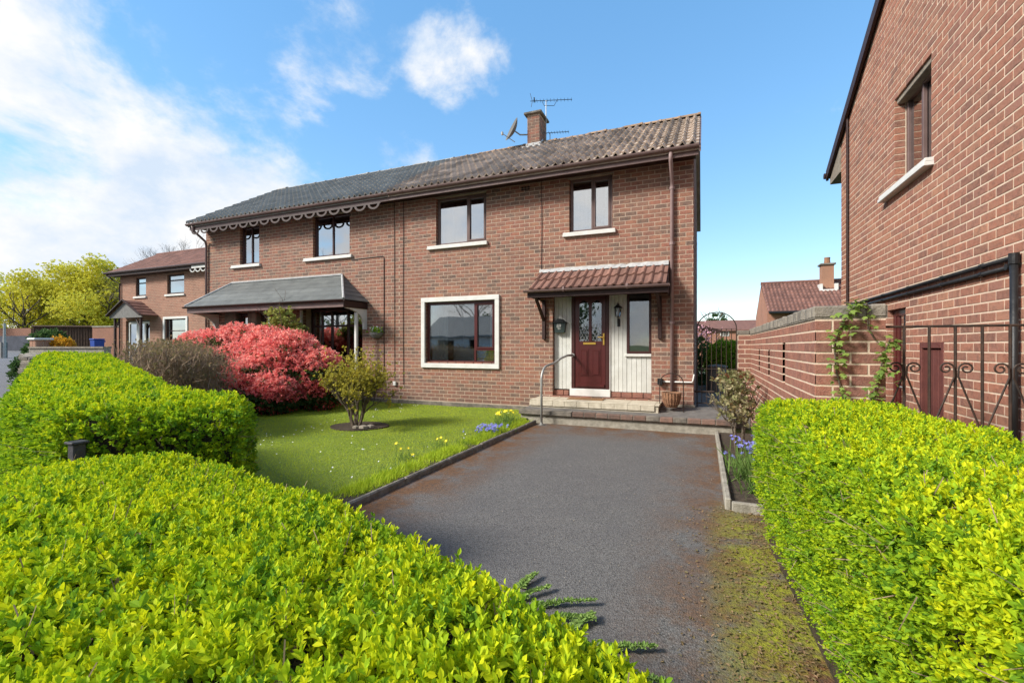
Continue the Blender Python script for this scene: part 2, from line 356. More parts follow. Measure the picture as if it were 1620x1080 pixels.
# ---- bricks
BL, BP, CH, BH = .2115, .225, .0836, .0700
def brick_verts(L, h=BH, d=.10, proud=.0035, c=.0025):
    x = L / 2; z = h / 2
    return np.array([[-x, d, -z], [x, d, -z], [x, d, z], [-x, d, z], [-x, -proud + c, -z], [x, -proud + c, -z], [x, -proud + c, z], [-x, -proud + c, z],
                     [-x + c, -proud, -z + c], [x - c, -proud, -z + c], [x - c, -proud, z - c], [-x + c, -proud, z - c]])
BF = np.array([[0, 1, 5, 4], [1, 2, 6, 5], [2, 3, 7, 6], [3, 0, 4, 7], [4, 5, 9, 8], [5, 6, 10, 9], [6, 7, 11, 10], [7, 4, 8, 11], [8, 9, 10, 11]])
BRICKME = {}
def brick_me(mat, k, header=False):
    key = (mat, k, header)
    if key not in BRICKME:
        v = brick_verts((.0990 if header else BL)); v[8:] += RNG.uniform(-.0018, .0018, (4, 3)) * [1, .25, 1]; BRICKME[key] = np_mesh('brick', v, BF, M[mat])
    return BRICKME[key]
def brickwork(parent, org, du, length, height, holes, mat, n_ind=300, inside=None, vis=None, bond='stretcher', phase=0.0):
    """org: lower start corner on the wall face; du: 'x' (face looks to -y), 'y' (face looks to -x) or '-y' (face looks to +x)"""
    rot = {'x': 0, 'y': R(-90), '-y': R(90)}[du]; c, s = round(math.cos(rot)), round(math.sin(rot))
    items = []
    for i in range(int(height / CH)):
        v = (i + .5) * CH; off = (phase + (BP / 2 if i % 2 else 0)) % BP
        hd = bond == 'garden' and i % 5 == 4 or bond == 'header'
        pitch = BP / 2 if hd else BP
        u = -pitch + off % pitch - .0001
        while u < length:
            segs = [(max(u + .00675, 0.0), min(u + pitch - .00675, length))]
            for h0, h1, z0, z1 in holes:
                if z0 < v < z1:
                    ns = []
                    for a, b in segs:
                        if h1 <= a or h0 >= b: ns.append((a, b)); continue
                        if h0 > a: ns.append((a, h0))
                        if h1 < b: ns.append((h1, b))
                    segs = ns
            fixed = []
            for a, b in segs:
                for h0, h1, z0, z1 in holes:
                    if z0 < v < z1:
                        if 0 <= h0 - b < .03: b = h0
                        if 0 <= a - h1 < .03: a = h1
                fixed.append((a, b))
            for a, b in fixed:
                if b - a > .012 and (inside is None or inside((a + b) / 2, v)):
                    full = abs(b - a - (pitch - .0135)) < .0005
                    items.append(((a + b) / 2, v, b - a, full, hd))
            u += pitch
    def wp(u, v):
        # local +x of a brick maps along du
        lx = np.array([c, s]) * (1 if du == 'x' else 1)
        return (org[0] + lx[0] * u, org[1] + lx[1] * u, org[2] + v)
    def size(it):
        p = wp(it[0], it[1]); q = proj(*p)
        if not q or not (-5 < q[0] < 1625 and -5 < q[1] < 1085): return 0
        if vis and not vis(p, q): return 0
        return 1 / q[2]
    order = sorted([(size(it), j) for j, it in enumerate(items) if it[3]], reverse=True)
    ind = set(j for sz, j in order[:n_ind] if sz > 0)
    off = WLOC[parent]; rest = []
    for j, it in enumerate(items):
        p = wp(it[0], it[1])
        if j in ind:
            o = link('brick', brick_me(mat, random.randrange(4), it[4]), parent, (p[0] - off.x, p[1] - off.y, p[2] - off.z))
            o.rotation_euler = (random.gauss(0, .003), random.gauss(0, .003), rot + random.gauss(0, .003))
        else: rest.append((p, it[2]))
    if rest:
        base = [brick_verts(1.0) for _ in range(1)][0]
        V = np.repeat(base[None], len(rest), 0); Ls = np.array([r[1] for r in rest]); P = np.array([r[0] for r in rest])
        sx = V[:, :, 0]; cc = (np.abs(sx) < .4999) * .0025
        V[:, :, 0] = np.sign(sx) * (Ls[:, None] / 2 - cc)
        V[:, 8:] += RNG.uniform(-.0018, .0018, (len(rest), 4, 3)) * [1, .25, 1]; V[:, 4:, 1] += RNG.normal(0, .0007, (len(rest), 1))
        x = V[:, :, 0] * c - V[:, :, 1] * s; y = V[:, :, 0] * s + V[:, :, 1] * c
        V = np.stack([x + P[:, None, 0] - off.x, y + P[:, None, 1] - off.y, V[:, :, 2] + P[:, None, 2] - off.z], -1).reshape(-1, 3)
        F = (BF[None] + (np.arange(len(rest)) * 12)[:, None, None]).reshape(-1, 4)
        o = link('brickwork', np_mesh('brickwork', V, F, M[mat]), parent); tag(o, kind='stuff')
    return len(items)
def slab_with_holes(x0, x1, z0, z1, y0, y1, holes, g=.004):
    """wall slab in the x-z plane around rectangular holes"""
    mb = MB(); hs = [(a - g, b + g, c - g, d + g) for a, b, c, d in holes]
    xs = sorted({x0, x1, *[h[0] for h in hs], *[h[1] for h in hs]})
    for a, b in zip(xs, xs[1:]):
        m = (a + b) / 2; cuts = sorted((h[2], h[3]) for h in hs if h[0] < m < h[1]); z = z0
        for c0, c1 in cuts:
            if c0 > z: mb.box(a, b, y0, y1, z, c0)
            z = max(z, c1)
        if z < z1: mb.box(a, b, y0, y1, z, z1)
    return mb

# ---- roof tile: one tile with two rolls, laid along local x (across), y (up the slope), z normal
def tile_mesh(name, mat, w=.33, l=.40, t=.028, rise=.072, rolls=2, n=16):
    xs = np.linspace(0, w, n + 1); ph = (xs / w * rolls) % 1.0
    prof = rise * np.where(ph < .42, np.sin(np.pi / 2 * ph / .42), np.clip(1 - (ph - .42) / .20, 0, 1)); prof[-1] = 0
    V = []; 
    for y, dz in ((0, .0), (l, 0)):
        for x, p in zip(xs, prof): V.append((x, y, p + dz + t))
    for x, p in zip(xs, prof): V.append((x, 0, max(p - .004, 0)))
    k = n + 1; F = [(i, i + 1, k + i + 1, k + i) for i in range(n)] + [(2 * k + i, 2 * k + i + 1, i + 1, i) for i in range(n)]
    return np_mesh(name, np.array(V), np.array(F), M[mat])
def lay_tiles(parent, me, x0, x1, eave, ridge, w, gauge, lift=.012, name='tile', skip=None):
    """eave, ridge = (y,z)"""
    off = WLOC[parent]; dy, dz = ridge[0] - eave[0], ridge[1] - eave[1]; Ls = math.hypot(dy, dz); an = math.atan2(dz, dy)
    nr = max(1, round(Ls / gauge)); g = Ls / nr; ncol = max(1, round((x1 - x0) / w)); sx = (x1 - x0) / ncol / w
    for r in range(nr):
        for cI in range(ncol):
            x = x0 + cI * w * sx; y = eave[0] + dy * r / nr; z = eave[1] + dz * r / nr + lift
            if skip and skip(x + w / 2, y): continue
            o = link(name, me, parent, (x - off.x, y - off.y, z - off.z))
            o.rotation_euler = (an - .078 + random.gauss(0, .006), random.gauss(0, .005), random.gauss(0, .004)); o.scale = (sx, 1, 1)
def ridge_tiles(parent, x0, x1, y, z, mat, pitch=.45, r=.11):
    n = max(1, round((x1 - x0) / pitch)); p = (x1 - x0) / n
    key = ('ridge', mat, round(p, 3))
    if key not in BRICKME:
        V = []; k = 8
        for xx, rr in ((0, r), (p * .9, r), (p * .9, r + .012), (p + .02, r + .012)):
            for i in range(k + 1): a = math.pi * i / k; V.append((xx, -rr * 1.1 * math.cos(a), rr * .75 * math.sin(a)))
        F = [(s * (k + 1) + i, (s + 1) * (k + 1) + i, (s + 1) * (k + 1) + i + 1, s * (k + 1) + i + 1) for s in range(3) for i in range(k)]
        BRICKME[key] = np_mesh('ridge_tile', np.array(V), np.array(F), M[mat], True)
    off = WLOC[parent]
    for i in range(n):
        o = link('ridge_tile', BRICKME[key], parent, (x0 + i * p - off.x, y - off.y, z - off.z + random.gauss(0, .006))); o.rotation_euler = (random.gauss(0, .02), random.gauss(0, .008), random.gauss(0, .006))

# ---- windows in a wall that looks to -y
def window(parent, x0, x1, z0, z1, y, mull=(), fr=.055, mat='window_brown', opening=(), sill=None, sillmat='white', curtains=(), vases=None, transoms=(), depth=.06, glass='glass'):
    """y = outer face of the frame; mull x positions; opening = list of (x0,x1) casements with own sash frame"""
    mb = MB(); d = y + depth
    mb.cbox(x0, x1, y, d, z1 - fr, z1); mb.cbox(x0, x1, y, d, z0, z0 + fr)
    mb.cbox(x0, x0 + fr, y + .001, d, z0 + fr, z1 - fr); mb.cbox(x1 - fr, x1, y + .001, d, z0 + fr, z1 - fr)
    for m in mull: mb.cbox(m - fr * .45, m + fr * .45, y + .002, d, z0 + fr, z1 - fr)
    for a, b, z in transoms: mb.cbox(a, b, y + .003, d, z - fr * .4, z + fr * .4)
    w = mb.build('window', mat, parent)
    xs = [x0 + fr] + sum([[m - fr * .45, m + fr * .45] for m in mull], []) + [x1 - fr]
    for a, b in zip(xs[::2], xs[1::2]):
        zs = [z0 + fr, z1 - fr]
        for ta, tb, z in transoms:
            if ta <= (a + b) / 2 <= tb: zs = [z0 + fr, z - fr * .4, z + fr * .4, z1 - fr]
        for q, (c0, c1) in enumerate(zip(zs[::2], zs[1::2])):
            B(a, b, y + .030, y + .036, c0, c1).build('pane', glass, w)
            if any(oa <= (a + b) / 2 <= ob for oa, ob in opening) and (q == len(zs) // 2 - 1):
                s = .035; sm = MB(); sm.cbox(a, b, y - .012, y + .028, c1 - s, c1, b=.004); sm.cbox(a, b, y - .012, y + .028, c0, c0 + s, b=.004)
                sm.cbox(a, a + s, y - .011, y + .028, c0 + s, c1 - s, b=.004); sm.cbox(b - s, b, y - .011, y + .028, c0 + s, c1 - s, b=.004); sm.build('sash', mat, w)
    if sill:
        sx0, sx1, sz0, sz1, sy = sill
        mb = MB().cbox(sx0, sx1, sy, y + .02, sz0, sz0 + (sz1 - sz0) * .5, b=.005); mb.cbox(sx0 + .006, sx1 - .006, sy + .012, y + .021, sz0 + (sz1 - sz0) * .52, sz1, b=.005)
        mb.build('sill', sillmat, w)
    for a, b, zb, zt in curtains:
        n = max(6, int((b - a) / .025)); V = []
        for i in range(n + 1):
            x = a + (b - a) * i / n; yy = y + .095 + .018 * math.sin(i * 1.9) + random.uniform(-.006, .006)
            V += [(x, yy, zb), (x, yy, zt)]
        MB().add(V, [(2 * i, 2 * i + 2, 2 * i + 3, 2 * i + 1) for i in range(n)]).build('curtain', 'curtain', w, True)
    return w

# ---- foliage
def rotmats(d, roll):
    """columns: side, forward(d), up"""
    d = d / np.linalg.norm(d, axis=1, keepdims=True)
    ref = np.where(np.abs(d[:, 2:3]) > .95, np.array([[1., 0, 0]]), np.array([[0, 0, 1.]]))
    s = np.cross(d, ref); s /= np.linalg.norm(s, axis=1, keepdims=True); u = np.cross(s, d)
    c, sn = np.cos(roll)[:, None], np.sin(roll)[:, None]
    s2 = s * c + u * sn; u2 = -s * sn + u * c
    return np.stack([s2, d, u2], -1)
LEAF_V = np.array([[0, 0, 0], [.44, .34, .10], [.46, .66, .09], [0, 1, -.05], [-.46, .66, .09], [-.44, .34, .10]]); LEAF_F = np.array([[0, 1, 2, 3], [0, 3, 4, 5]])
LONG_V = LEAF_V * np.array([.55, 1, 1])
def leaves(P, D, roll, size, width=1.0, tmpl=LEAF_V, tf=LEAF_F):
    Rm = rotmats(D, roll); T = tmpl * np.array([width, 1, 1])
    V = np.einsum('nij,kj->nki', Rm, T) * np.asarray(size).reshape(-1, 1, 1) + P[:, None]
    F = (tf[None] + (np.arange(len(P)) * len(T))[:, None, None]).reshape(-1, tf.shape[1])
    return V.reshape(-1, 3), F
def foliage(name, parent, P, D, size, mat, age, width=1.0, tmpl=LEAF_V, kind='stuff'):
    V, F = leaves(P, D, RNG.uniform(-1.2, 1.2, len(P)), size, width, tmpl)
    off = np.array(WLOC[parent]) if parent is not None else 0
    o = link(name, np_mesh(name, V - off, F, M[mat], attr=np.repeat(age, len(tmpl))), parent)
    if kind: tag(o, kind=kind)
    return o
def sprig_leaves(Pc, Nrm, n=8, shoot=.045, size=.024, spread=.9):
    """opposite-leaved shoots: returns leaf positions, directions, sizes, index of shoot"""
    k = len(Pc); Rm = rotmats(Nrm, RNG.uniform(0, 6.28, k)); Ps = []; Ds = []; Ss = []
    for j in range(n):
        h = (j // 2 + .5) / (n / 2); a = (j % 2) * math.pi + (j // 2) * 1.57 + RNG.normal(0, .35, k); tilt = spread * (1.15 - .75 * h) + RNG.normal(0, .15, k)
        loc = np.stack([np.cos(a) * np.sin(tilt), np.cos(tilt), np.sin(a) * np.sin(tilt)], -1)
        Ds.append(np.einsum('nij,nj->ni', Rm, loc)); Ps.append(Pc + Rm[:, :, 1] * (shoot * (h - .35) + RNG.normal(0, .004, k))[:, None])
        Ss.append(size * (1.05 - .35 * h) * RNG.uniform(.75, 1.2, k))
    return np.concatenate(Ps), np.concatenate(Ds), np.concatenate(Ss), np.tile(np.arange(k), n)
def in_poly(P, poly):
    x, y = P[:, 0], P[:, 1]; r = np.zeros(len(P), bool); n = len(poly)
    for i in range(n):
        (x1, y1), (x2, y2) = poly[i][:2], poly[(i + 1) % n][:2]
        c = ((y1 > y) != (y2 > y)) & (x < (x2 - x1) * (y - y1) / (y2 - y1 + 1e-12) + x1); r ^= c
    return r
def edge_dist(P, poly):
    d = np.full(len(P), 9.); n = len(poly)
    for i in range(n):
        a = np.array(poly[i][:2]); b = np.array(poly[(i + 1) % n][:2]); t = np.clip(((P[:, :2] - a) @ (b - a)) / ((b - a) @ (b - a)), 0, 1)
        d = np.minimum(d, np.linalg.norm(P[:, :2] - (a + t[:, None] * (b - a)), axis=1))
    return d
def wob(x, y, k=1.0, seed=0): return np.sin(x * 3.1 * k + 1.3 + seed) * np.cos(y * 2.7 * k + .5) * .5 + np.sin(x * 7.3 * k + y * 5.1 * k + seed) * .3 + np.sin(x * 13. * k - y * 11. * k) * .2
def hedge(name, poly, hfun, label, dens, parent_z=0, rr=.16, size=.024, n_ind=0, group=None, age_side=.36, sides=None, shoots=10):
    """poly: plan outline; hfun(x,y): top height"""
    poly = [tuple(p) for p in poly]; cx_ = np.mean([p[0] for p in poly]); cy_ = np.mean([p[1] for p in poly])
    t = thing(name, (cx_, cy_, parent_z), label, 'hedge', group)
    area2 = sum(poly[i][0] * poly[(i + 1) % len(poly)][1] - poly[(i + 1) % len(poly)][0] * poly[i][1] for i in range(len(poly))); ccw = area2 > 0
    lo = np.min([p[:2] for p in poly], 0); hi = np.max([p[:2] for p in poly], 0)
    n = int(dens * np.prod(hi - lo)); P = np.concatenate([RNG.uniform(lo, hi, (n, 2)), np.zeros((n, 1))], 1); P = P[in_poly(P, poly)]
    d = edge_dist(P, poly); q = np.clip(1 - d / rr, 0, 1)
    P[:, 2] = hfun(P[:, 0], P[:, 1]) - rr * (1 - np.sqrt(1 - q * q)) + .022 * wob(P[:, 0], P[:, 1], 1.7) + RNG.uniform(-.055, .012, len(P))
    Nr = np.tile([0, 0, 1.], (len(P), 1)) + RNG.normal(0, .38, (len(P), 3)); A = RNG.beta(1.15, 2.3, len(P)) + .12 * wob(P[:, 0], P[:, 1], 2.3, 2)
    Ps, Ns, As = [P], [Nr], [A]
    for i in range(len(poly)):
        a = np.array(poly[i][:2]); b = np.array(poly[(i + 1) % len(poly)][:2]); L = np.linalg.norm(b - a); nm = np.array([(b - a)[1], -(b - a)[0]]) / L * (1 if ccw else -1)
        H = float(np.mean(hfun(np.array([a[0], b[0]]), np.array([a[1], b[1]]))))
        k = int(dens * L * H * (.75 if sides is None or i in sides else .3)); u = RNG.uniform(0, 1, k); p2 = a + u[:, None] * (b - a); z = RNG.uniform(.04, 1, k) * (hfun(p2[:, 0], p2[:, 1]) - .02)
        ins = np.clip((z - (hfun(p2[:, 0], p2[:, 1]) - rr)) / rr, 0, 1); inset = rr * (1 - np.sqrt(np.clip(1 - ins ** 2, 0, 1))) * .9 + RNG.uniform(-.01, .06, k) + .02 * wob(u * L * 2, z * 2, 1.3)
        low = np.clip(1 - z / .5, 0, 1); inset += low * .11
        p3 = np.stack([p2[:, 0] - nm[0] * inset, p2[:, 1] - nm[1] * inset, z], -1)
        keep = RNG.uniform(0, 1, k) > low * .55; p3 = p3[keep]; z = z[keep]
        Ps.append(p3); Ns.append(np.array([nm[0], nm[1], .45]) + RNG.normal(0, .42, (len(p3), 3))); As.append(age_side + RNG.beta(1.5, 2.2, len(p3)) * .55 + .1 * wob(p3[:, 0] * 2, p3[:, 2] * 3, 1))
    P = np.concatenate(Ps); Nr = np.concatenate(Ns); A = np.concatenate(As)
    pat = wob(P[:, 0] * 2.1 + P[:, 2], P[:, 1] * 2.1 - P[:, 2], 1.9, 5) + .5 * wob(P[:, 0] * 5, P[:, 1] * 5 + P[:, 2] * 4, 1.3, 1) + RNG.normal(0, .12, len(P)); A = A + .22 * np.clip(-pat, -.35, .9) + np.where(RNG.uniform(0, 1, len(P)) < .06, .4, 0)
    gap = wob(P[:, 0] * 4.3 + 2 * P[:, 2], P[:, 1] * 4.3 + 3 * P[:, 2], 1.5, 9); keep = (gap + RNG.normal(0, .05, len(P)) > -.33) | (RNG.uniform(0, 1, len(P)) < .14); P, Nr, A = P[keep], Nr[keep], np.clip(A[keep], 0, 1); P[:, 2] += parent_z
    ind = np.zeros(len(P), bool)
    if n_ind:
        pj = [proj(*p) for p in P]; key = np.array([q[2] if q and 0 < q[0] < 1620 and 0 < q[1] < 1080 else 99 for q in pj]); ind[np.argsort(key)[:n_ind]] = True
        tm = []
        for v in range(6):
            lp, ld, ls, _ = sprig_leaves(np.zeros((1, 3)), np.array([[0, 0, 1.]]), shoots, size=size); V, F = leaves(lp, ld, RNG.uniform(-1, 1, len(lp)), ls, .56)
            tm.append(np_mesh('leaf_sprig', V, F, M['leaf_hedge'], attr=np.full(len(V), .08 + .07 * v)))
        for j in np.where(ind)[0]:
            o = link('leaf_sprig', tm[random.randrange(6)], t, tuple(P[j] - np.array(t.location))); o.rotation_euler = Vector(Nr[j]).to_track_quat('Z', 'Y').to_euler(); o.rotation_euler.rotate_axis('Z', random.uniform(0, 6.28))
    P, Nr, A = P[~ind], Nr[~ind], A[~ind]
    lp, ld, ls, ix = sprig_leaves(P, Nr, shoots, size=size); ls = ls * RNG.uniform(.7, 1.3, len(P))[ix]
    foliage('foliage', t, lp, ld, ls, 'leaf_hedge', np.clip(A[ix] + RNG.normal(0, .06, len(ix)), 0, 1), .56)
    j = RNG.integers(0, len(P), max(200, len(P) // 14)); tp = P[j] - np.array([0, 0, .03]); dv = Nr[j] + RNG.normal(0, .5, (len(j), 3)); V, F = leaves(tp, dv, RNG.uniform(0, 6, len(j)), RNG.uniform(.05, .10, len(j)), .035, np.array([[-.5, 0, 0], [.5, 0, 0], [.3, 1, 0], [-.3, 1, 0]]), np.array([[0, 1, 2, 3]]))
    tag(link('twigs', np_mesh('twigs', V - np.array(t.location), F, M['twig']), t), kind='stuff')
    j = RNG.integers(0, len(P), max(120, len(P) // 45)); foliage('dead_leaves', t, P[j] + RNG.normal(0, .01, (len(j), 3)), RNG.normal(0, 1, (len(j), 3)), RNG.uniform(.7, 1.2, len(j)) * size, 'leaf_brown', RNG.uniform(0, .5, len(j)), .6)
    # solid twig-coloured core, added inside the leaves to block light
    core = []; inn = .085
    for i in range(len(poly)):
        p0 = np.array(poly[i - 1][:2]); p1 = np.array(poly[i][:2]); p2 = np.array(poly[(i + 1) % len(poly)][:2])
        n1 = np.array([-(p1 - p0)[1], (p1 - p0)[0]]); n2 = np.array([-(p2 - p1)[1], (p2 - p1)[0]]); n1 = n1 / np.linalg.norm(n1); n2 = n2 / np.linalg.norm(n2)
        bis = (n1 + n2); bis /= max(np.linalg.norm(bis), .3); core.append(p1 + bis * inn * (1 if ccw else -1))
    V = [(p[0], p[1], .0 + parent_z) for p in core] + [(p[0], p[1], float(hfun(p[0], p[1])) - rr * 1.05 + parent_z) for p in core]
    c0 = np.mean(core, 0); k = len(core)
    V += [((p[0] * .75 + c0[0] * .25), (p[1] * .75 + c0[1] * .25), float(hfun(p[0] * .75 + c0[0] * .25, p[1] * .75 + c0[1] * .25)) - .075 + parent_z) for p in core]
    F = [(i, (i + 1) % k, k + (i + 1) % k, k + i) for i in range(k)] + [(k + i, k + (i + 1) % k, 2 * k + (i + 1) % k, 2 * k + i) for i in range(k)] + [tuple(range(2 * k, 3 * k))]
    if not ccw: F = [f[::-1] for f in F]
    MB().add(V, F).build('light_block_core', 'twig_dark', t)
    return t
M['twig_dark'] = pmat('hedge_twigs', (.085, .055, .035), (.03, .03, .014), 26, .95, .8, 60)
def branchy(mb, p, d, L, r, depth, spread=.5, n=3, up=.1, sides=4, tips=None):
    q = p + d * L; mid = p + d * L * .5 + Vector([random.gauss(0, L * .05) for _ in range(3)])
    mb.tube([p, mid, q], [r, r * .85, r * .65], sides, False)
    if depth == 0:
        if tips is not None: tips.append((q, d))
        return
    for i in range(n):
        nd = (d + Vector([random.gauss(0, spread) for _ in range(3)]) + Vector((0, 0, up))).normalized()
        st = p + (q - p) * random.uniform(.55, 1.0) if i else q
        branchy(mb, st, nd, L * random.uniform(.6, .85), r * .62, depth - 1, spread, n, up, sides, tips)

M['edging'] = pmat('weathered_edging', (.20, .12, .09), (.12, .085, .07), 9, .9, .4, 50, rnd=.2)
# ================================================================== the setting
def zg(x): return .022 * min(max(-9 - x, 0), 51)
mb = MB(); xs = [-1500, -60, -9, 1500]
for a, b in zip(xs, xs[1:]): mb.add([(a, -1500, zg(a) - .03), (b, -1500, zg(b) - .03), (b, 1500, zg(b) - .03), (a, 1500, zg(a) - .03)], [(0, 1, 2, 3)])
tag(mb.build('ground', 'ground'), kind='structure')
rl = lambda x: 1.36 - .378 * (x + 3.8)
mb = MB()
for a, b in ((-62, -60), (-60, -9), (-9, -2.9)): mb.add([(a, -40, zg(a) - .018), (b, -40, zg(b) - .018), (b, min(rl(b), 40), zg(b) - .018), (a, min(rl(a), 40), zg(a) - .018)], [(0, 1, 2, 3)])
mb.add([(-2.9, -40, -.018), (40, -40, -.018), (40, -.3, -.018), (-2.9, -.3, -.018)], [(0, 1, 2, 3)])
tag(mb.build('road', 'asphalt_road'), kind='structure')
mb = MB()
for a, b in ((-60, -9), (-9, -4.2)): mb.add([(a, rl(a), zg(a)), (b, rl(b), zg(b)), (b, rl(b) + 1.2, zg(b)), (a, rl(a) + 1.2, zg(a)), (a, rl(a), zg(a) - .1), (b, rl(b), zg(b) - .1)], [(0, 1, 2, 3), (4, 5, 1, 0)])
tag(mb.build('verge', 'ground'), kind='structure')
# driveway: gridded sheet so it can carry slight unevenness
nx, ny = 40, 70; gx, gy = np.meshgrid(np.linspace(-2.93, 2.15, nx), np.linspace(-.6, 8.33, ny)); gz = .004 * wob(gx, gy, .6)
F = [(j * nx + i, j * nx + i + 1, (j + 1) * nx + i + 1, (j + 1) * nx + i) for j in range(ny - 1) for i in range(nx - 1)]
tag(link('driveway', np_mesh('driveway', np.stack([gx, gy, gz], -1).reshape(-1, 3), np.array(F), M['drive'], True)), kind='structure')
# lawn
def zl(x, y): return .015 + .016 * np.clip(y - 4, 0, 5.2) + .012 * wob(x * .5, y * .5, 1)
nx, ny = 60, 60; gx, gy = np.meshgrid(np.linspace(-9.6, -3.14, nx), np.linspace(1.2, 9.24, ny))
F = [(j * nx + i, j * nx + i + 1, (j + 1) * nx + i + 1, (j + 1) * nx + i) for j in range(ny - 1) for i in range(nx - 1)]
tag(link('lawn', np_mesh('lawn', np.stack([gx, gy, zl(gx, gy)], -1).reshape(-1, 3), np.array(F), M['lawn'], True)), kind='structure')
n = 150000; P = np.stack([RNG.uniform(-9.4, -3.18, n), RNG.uniform(1.6, 9.2, n), np.zeros(n)], -1)
shr = np.array([-5.6, 6.45]); dd = np.hypot((P[:, 0] - shr[0]), (P[:, 1] - shr[1]) * 1.1); P = P[dd > .46 + .05 * np.sin(P[:, 0] * 9)]; P[:, 2] = zl(P[:, 0], P[:, 1]) - .004; n = len(P)
V, F = leaves(P, np.array([0, 0, 1.]) + RNG.normal(0, .45, (n, 3)), RNG.uniform(0, 6.28, n), RNG.uniform(.012, .032, n), .24, np.array([[-.5, 0, 0], [.5, 0, 0], [0, 1, 0]]), np.array([[0, 1, 2]]))
age = np.clip(.35 + .4 * wob(P[:, 0] * .6, P[:, 1] * .6, 1) + RNG.normal(0, .15, n), 0, 1)
tag(link('grass', np_mesh('grass', V, F, M['grass'], attr=np.repeat(age, 3))), 'short mown grass of the front lawn', 'grass', kind='stuff')
n = 20000; P = np.stack([-3.0 - .32 * RNG.beta(1.6, 1.3, n), RNG.uniform(2.6, 8.2, n), np.zeros(n)], -1); P = P[np.sin(P[:, 1] * 5.1) + np.sin(P[:, 1] * 12.7) + RNG.normal(0, .8, n) > -.9]; n = len(P); P[:, 2] = .03
V, F = leaves(P, np.array([.25, 0, 1.]) + RNG.normal(0, .45, (n, 3)), RNG.uniform(0, 6.28, n), RNG.uniform(.03, .11, n), .10, np.array([[-.5, 0, 0], [.5, 0, 0], [0, 1, 0]]), np.array([[0, 1, 2]]))
tag(link('border_grass', np_mesh('border_grass', V, F, M['grass'], attr=np.repeat(RNG.uniform(.2, 1, n), 3))), 'ragged long grass along the border beside the kerb', 'grass', kind='stuff')
# soil bed round the shrub, border along the kerb, planting bed by the wall
tag(MB().prism([(-5.6 + .50 * math.cos(a) + .03 * math.sin(3 * a), 6.45 + .44 * math.sin(a)) for a in np.linspace(0, 2 * math.pi, 28)[:-1]], 'z', .0, .075).build('shrub_bed', 'soil'), kind='structure')
tag(B(-3.24, -2.99, 2.6, 8.25, -.02, .045).build('border_soil', 'soil'), kind='structure')
tag(B(.25, .79, 4.58, 8.4, -.02, .05).build('planting_bed', 'soil'), kind='structure')
# terrace in front of the door and the side path
D = 9.25
t = MB().add([(-3.28, 8.33, 0), (.5, 8.33, 0), (.5, 8.33, .165), (-3.28, 8.33, .165), (-3.28, 9.3, 0), (.5, 9.3, 0), (.5, 9.3, .165), (-3.28, 9.3, .165)], [(0, 1, 2, 3), (1, 5, 6, 2), (4, 0, 3, 7), (3, 2, 6, 7)]).build('terrace', 'concrete'); tag(t, kind='structure')
o = MB().add([(-3.25, 8.40, .246), (.5, 8.40, .246), (.5, 9.26, .33), (-3.25, 9.26, .33), (-3.25, 8.40, .16), (.5, 8.40, .16)], [(0, 1, 2, 3), (4, 5, 1, 0)]).build('terrace_top', 'path', t)
CB(-3.30, -2.25, 8.27, 8.42, .168, .252).build('edging_slab', 'concrete_dark', t)
x = -2.235
while x < .42:
    L = .222; z = random.uniform(-.003, .003); MB().cbox(x, x + L - .012, 8.275, 8.40, .168 + z, .252 + z, b=.008).build('edging_brick', 'edging' if random.random() < .7 else 'concrete_dark', t); x += L
MB().box(-2.23, .5, 8.283, 8.395, .169, .246).build('edging_mortar', 'concrete_dark', t)
tag(MB().box(-.15, .79, 9.262, 22, -.02, .325).build('side_path', 'path'), kind='structure')
for (xx, yy, ang, L) in ((-2.95, 9.0, .15, .25),): pass

# kerbs
M['kerb'] = pmat('mossy_kerb', (.26, .225, .185), (.14, .125, .095), 11, .92, .6, 50)
k = thing('kerb', (-2.96, 5.8, 0), 'low grey concrete edging between lawn border and driveway', 'kerb')
y = 3.2
while y < 8.2:
    L = .915; CB(-2.99, -2.935, y, min(y + L - .006, 8.27), -.03, .068 + random.uniform(-.006, .006), b=.014).build('kerb_stone', 'kerb', k); y += L
k = thing('kerb', (.22, 6.4, 0), 'pale concrete edging around the planting bed beside garden wall', 'kerb')
y = 4.56
while y < 8.2:
    CB(.185, .238, y, min(y + .909, 8.26), -.03, .10 + random.uniform(-.008, .008), b=.01).build('kerb_stone', 'concrete', k); y += .915
CB(.24, .79, 4.52, 4.575, -.03, .085, b=.01).build('kerb_stone', 'concrete', k)

# ================================================================== main house
XL, XR, DB = -6.82, -.16, 14.65
EAVE, RIDGE = (8.80, 5.06), (11.95, 7.02)
def rooftop(y): return EAVE[1] + (RIDGE[1] - EAVE[1]) * (min(y, 2 * RIDGE[0] - y) - EAVE[0]) / (RIDGE[0] - EAVE[0])
def gutter(parent, x0, x1, y, z, mat, r=.055, name='gutter', brackets=True):
    pts = [(y + r * math.cos(a), z + r * math.sin(a)) for a in np.linspace(math.pi, 2 * math.pi, 9)] + [(y + r * .86 * math.cos(a), z + r * .86 * math.sin(a)) for a in np.linspace(2 * math.pi, math.pi, 9)]
    g = MB().prism(pts, 'x', x0, x1).build(name, mat, parent)
    if brackets:
        x = x0 + .4
        while x < x1:
            pb = [(y + (r + .006) * math.cos(a), z + (r + .006) * math.sin(a) + .004) for a in np.linspace(math.pi, 2 * math.pi, 9)] + [(y + (r + .0005) * math.cos(a), z + (r + .0005) * math.sin(a)) for a in np.linspace(2 * math.pi, math.pi, 9)]
            MB().prism(pb, 'x', x, x + .04).build('bracket', mat, g); x += .95
    return g
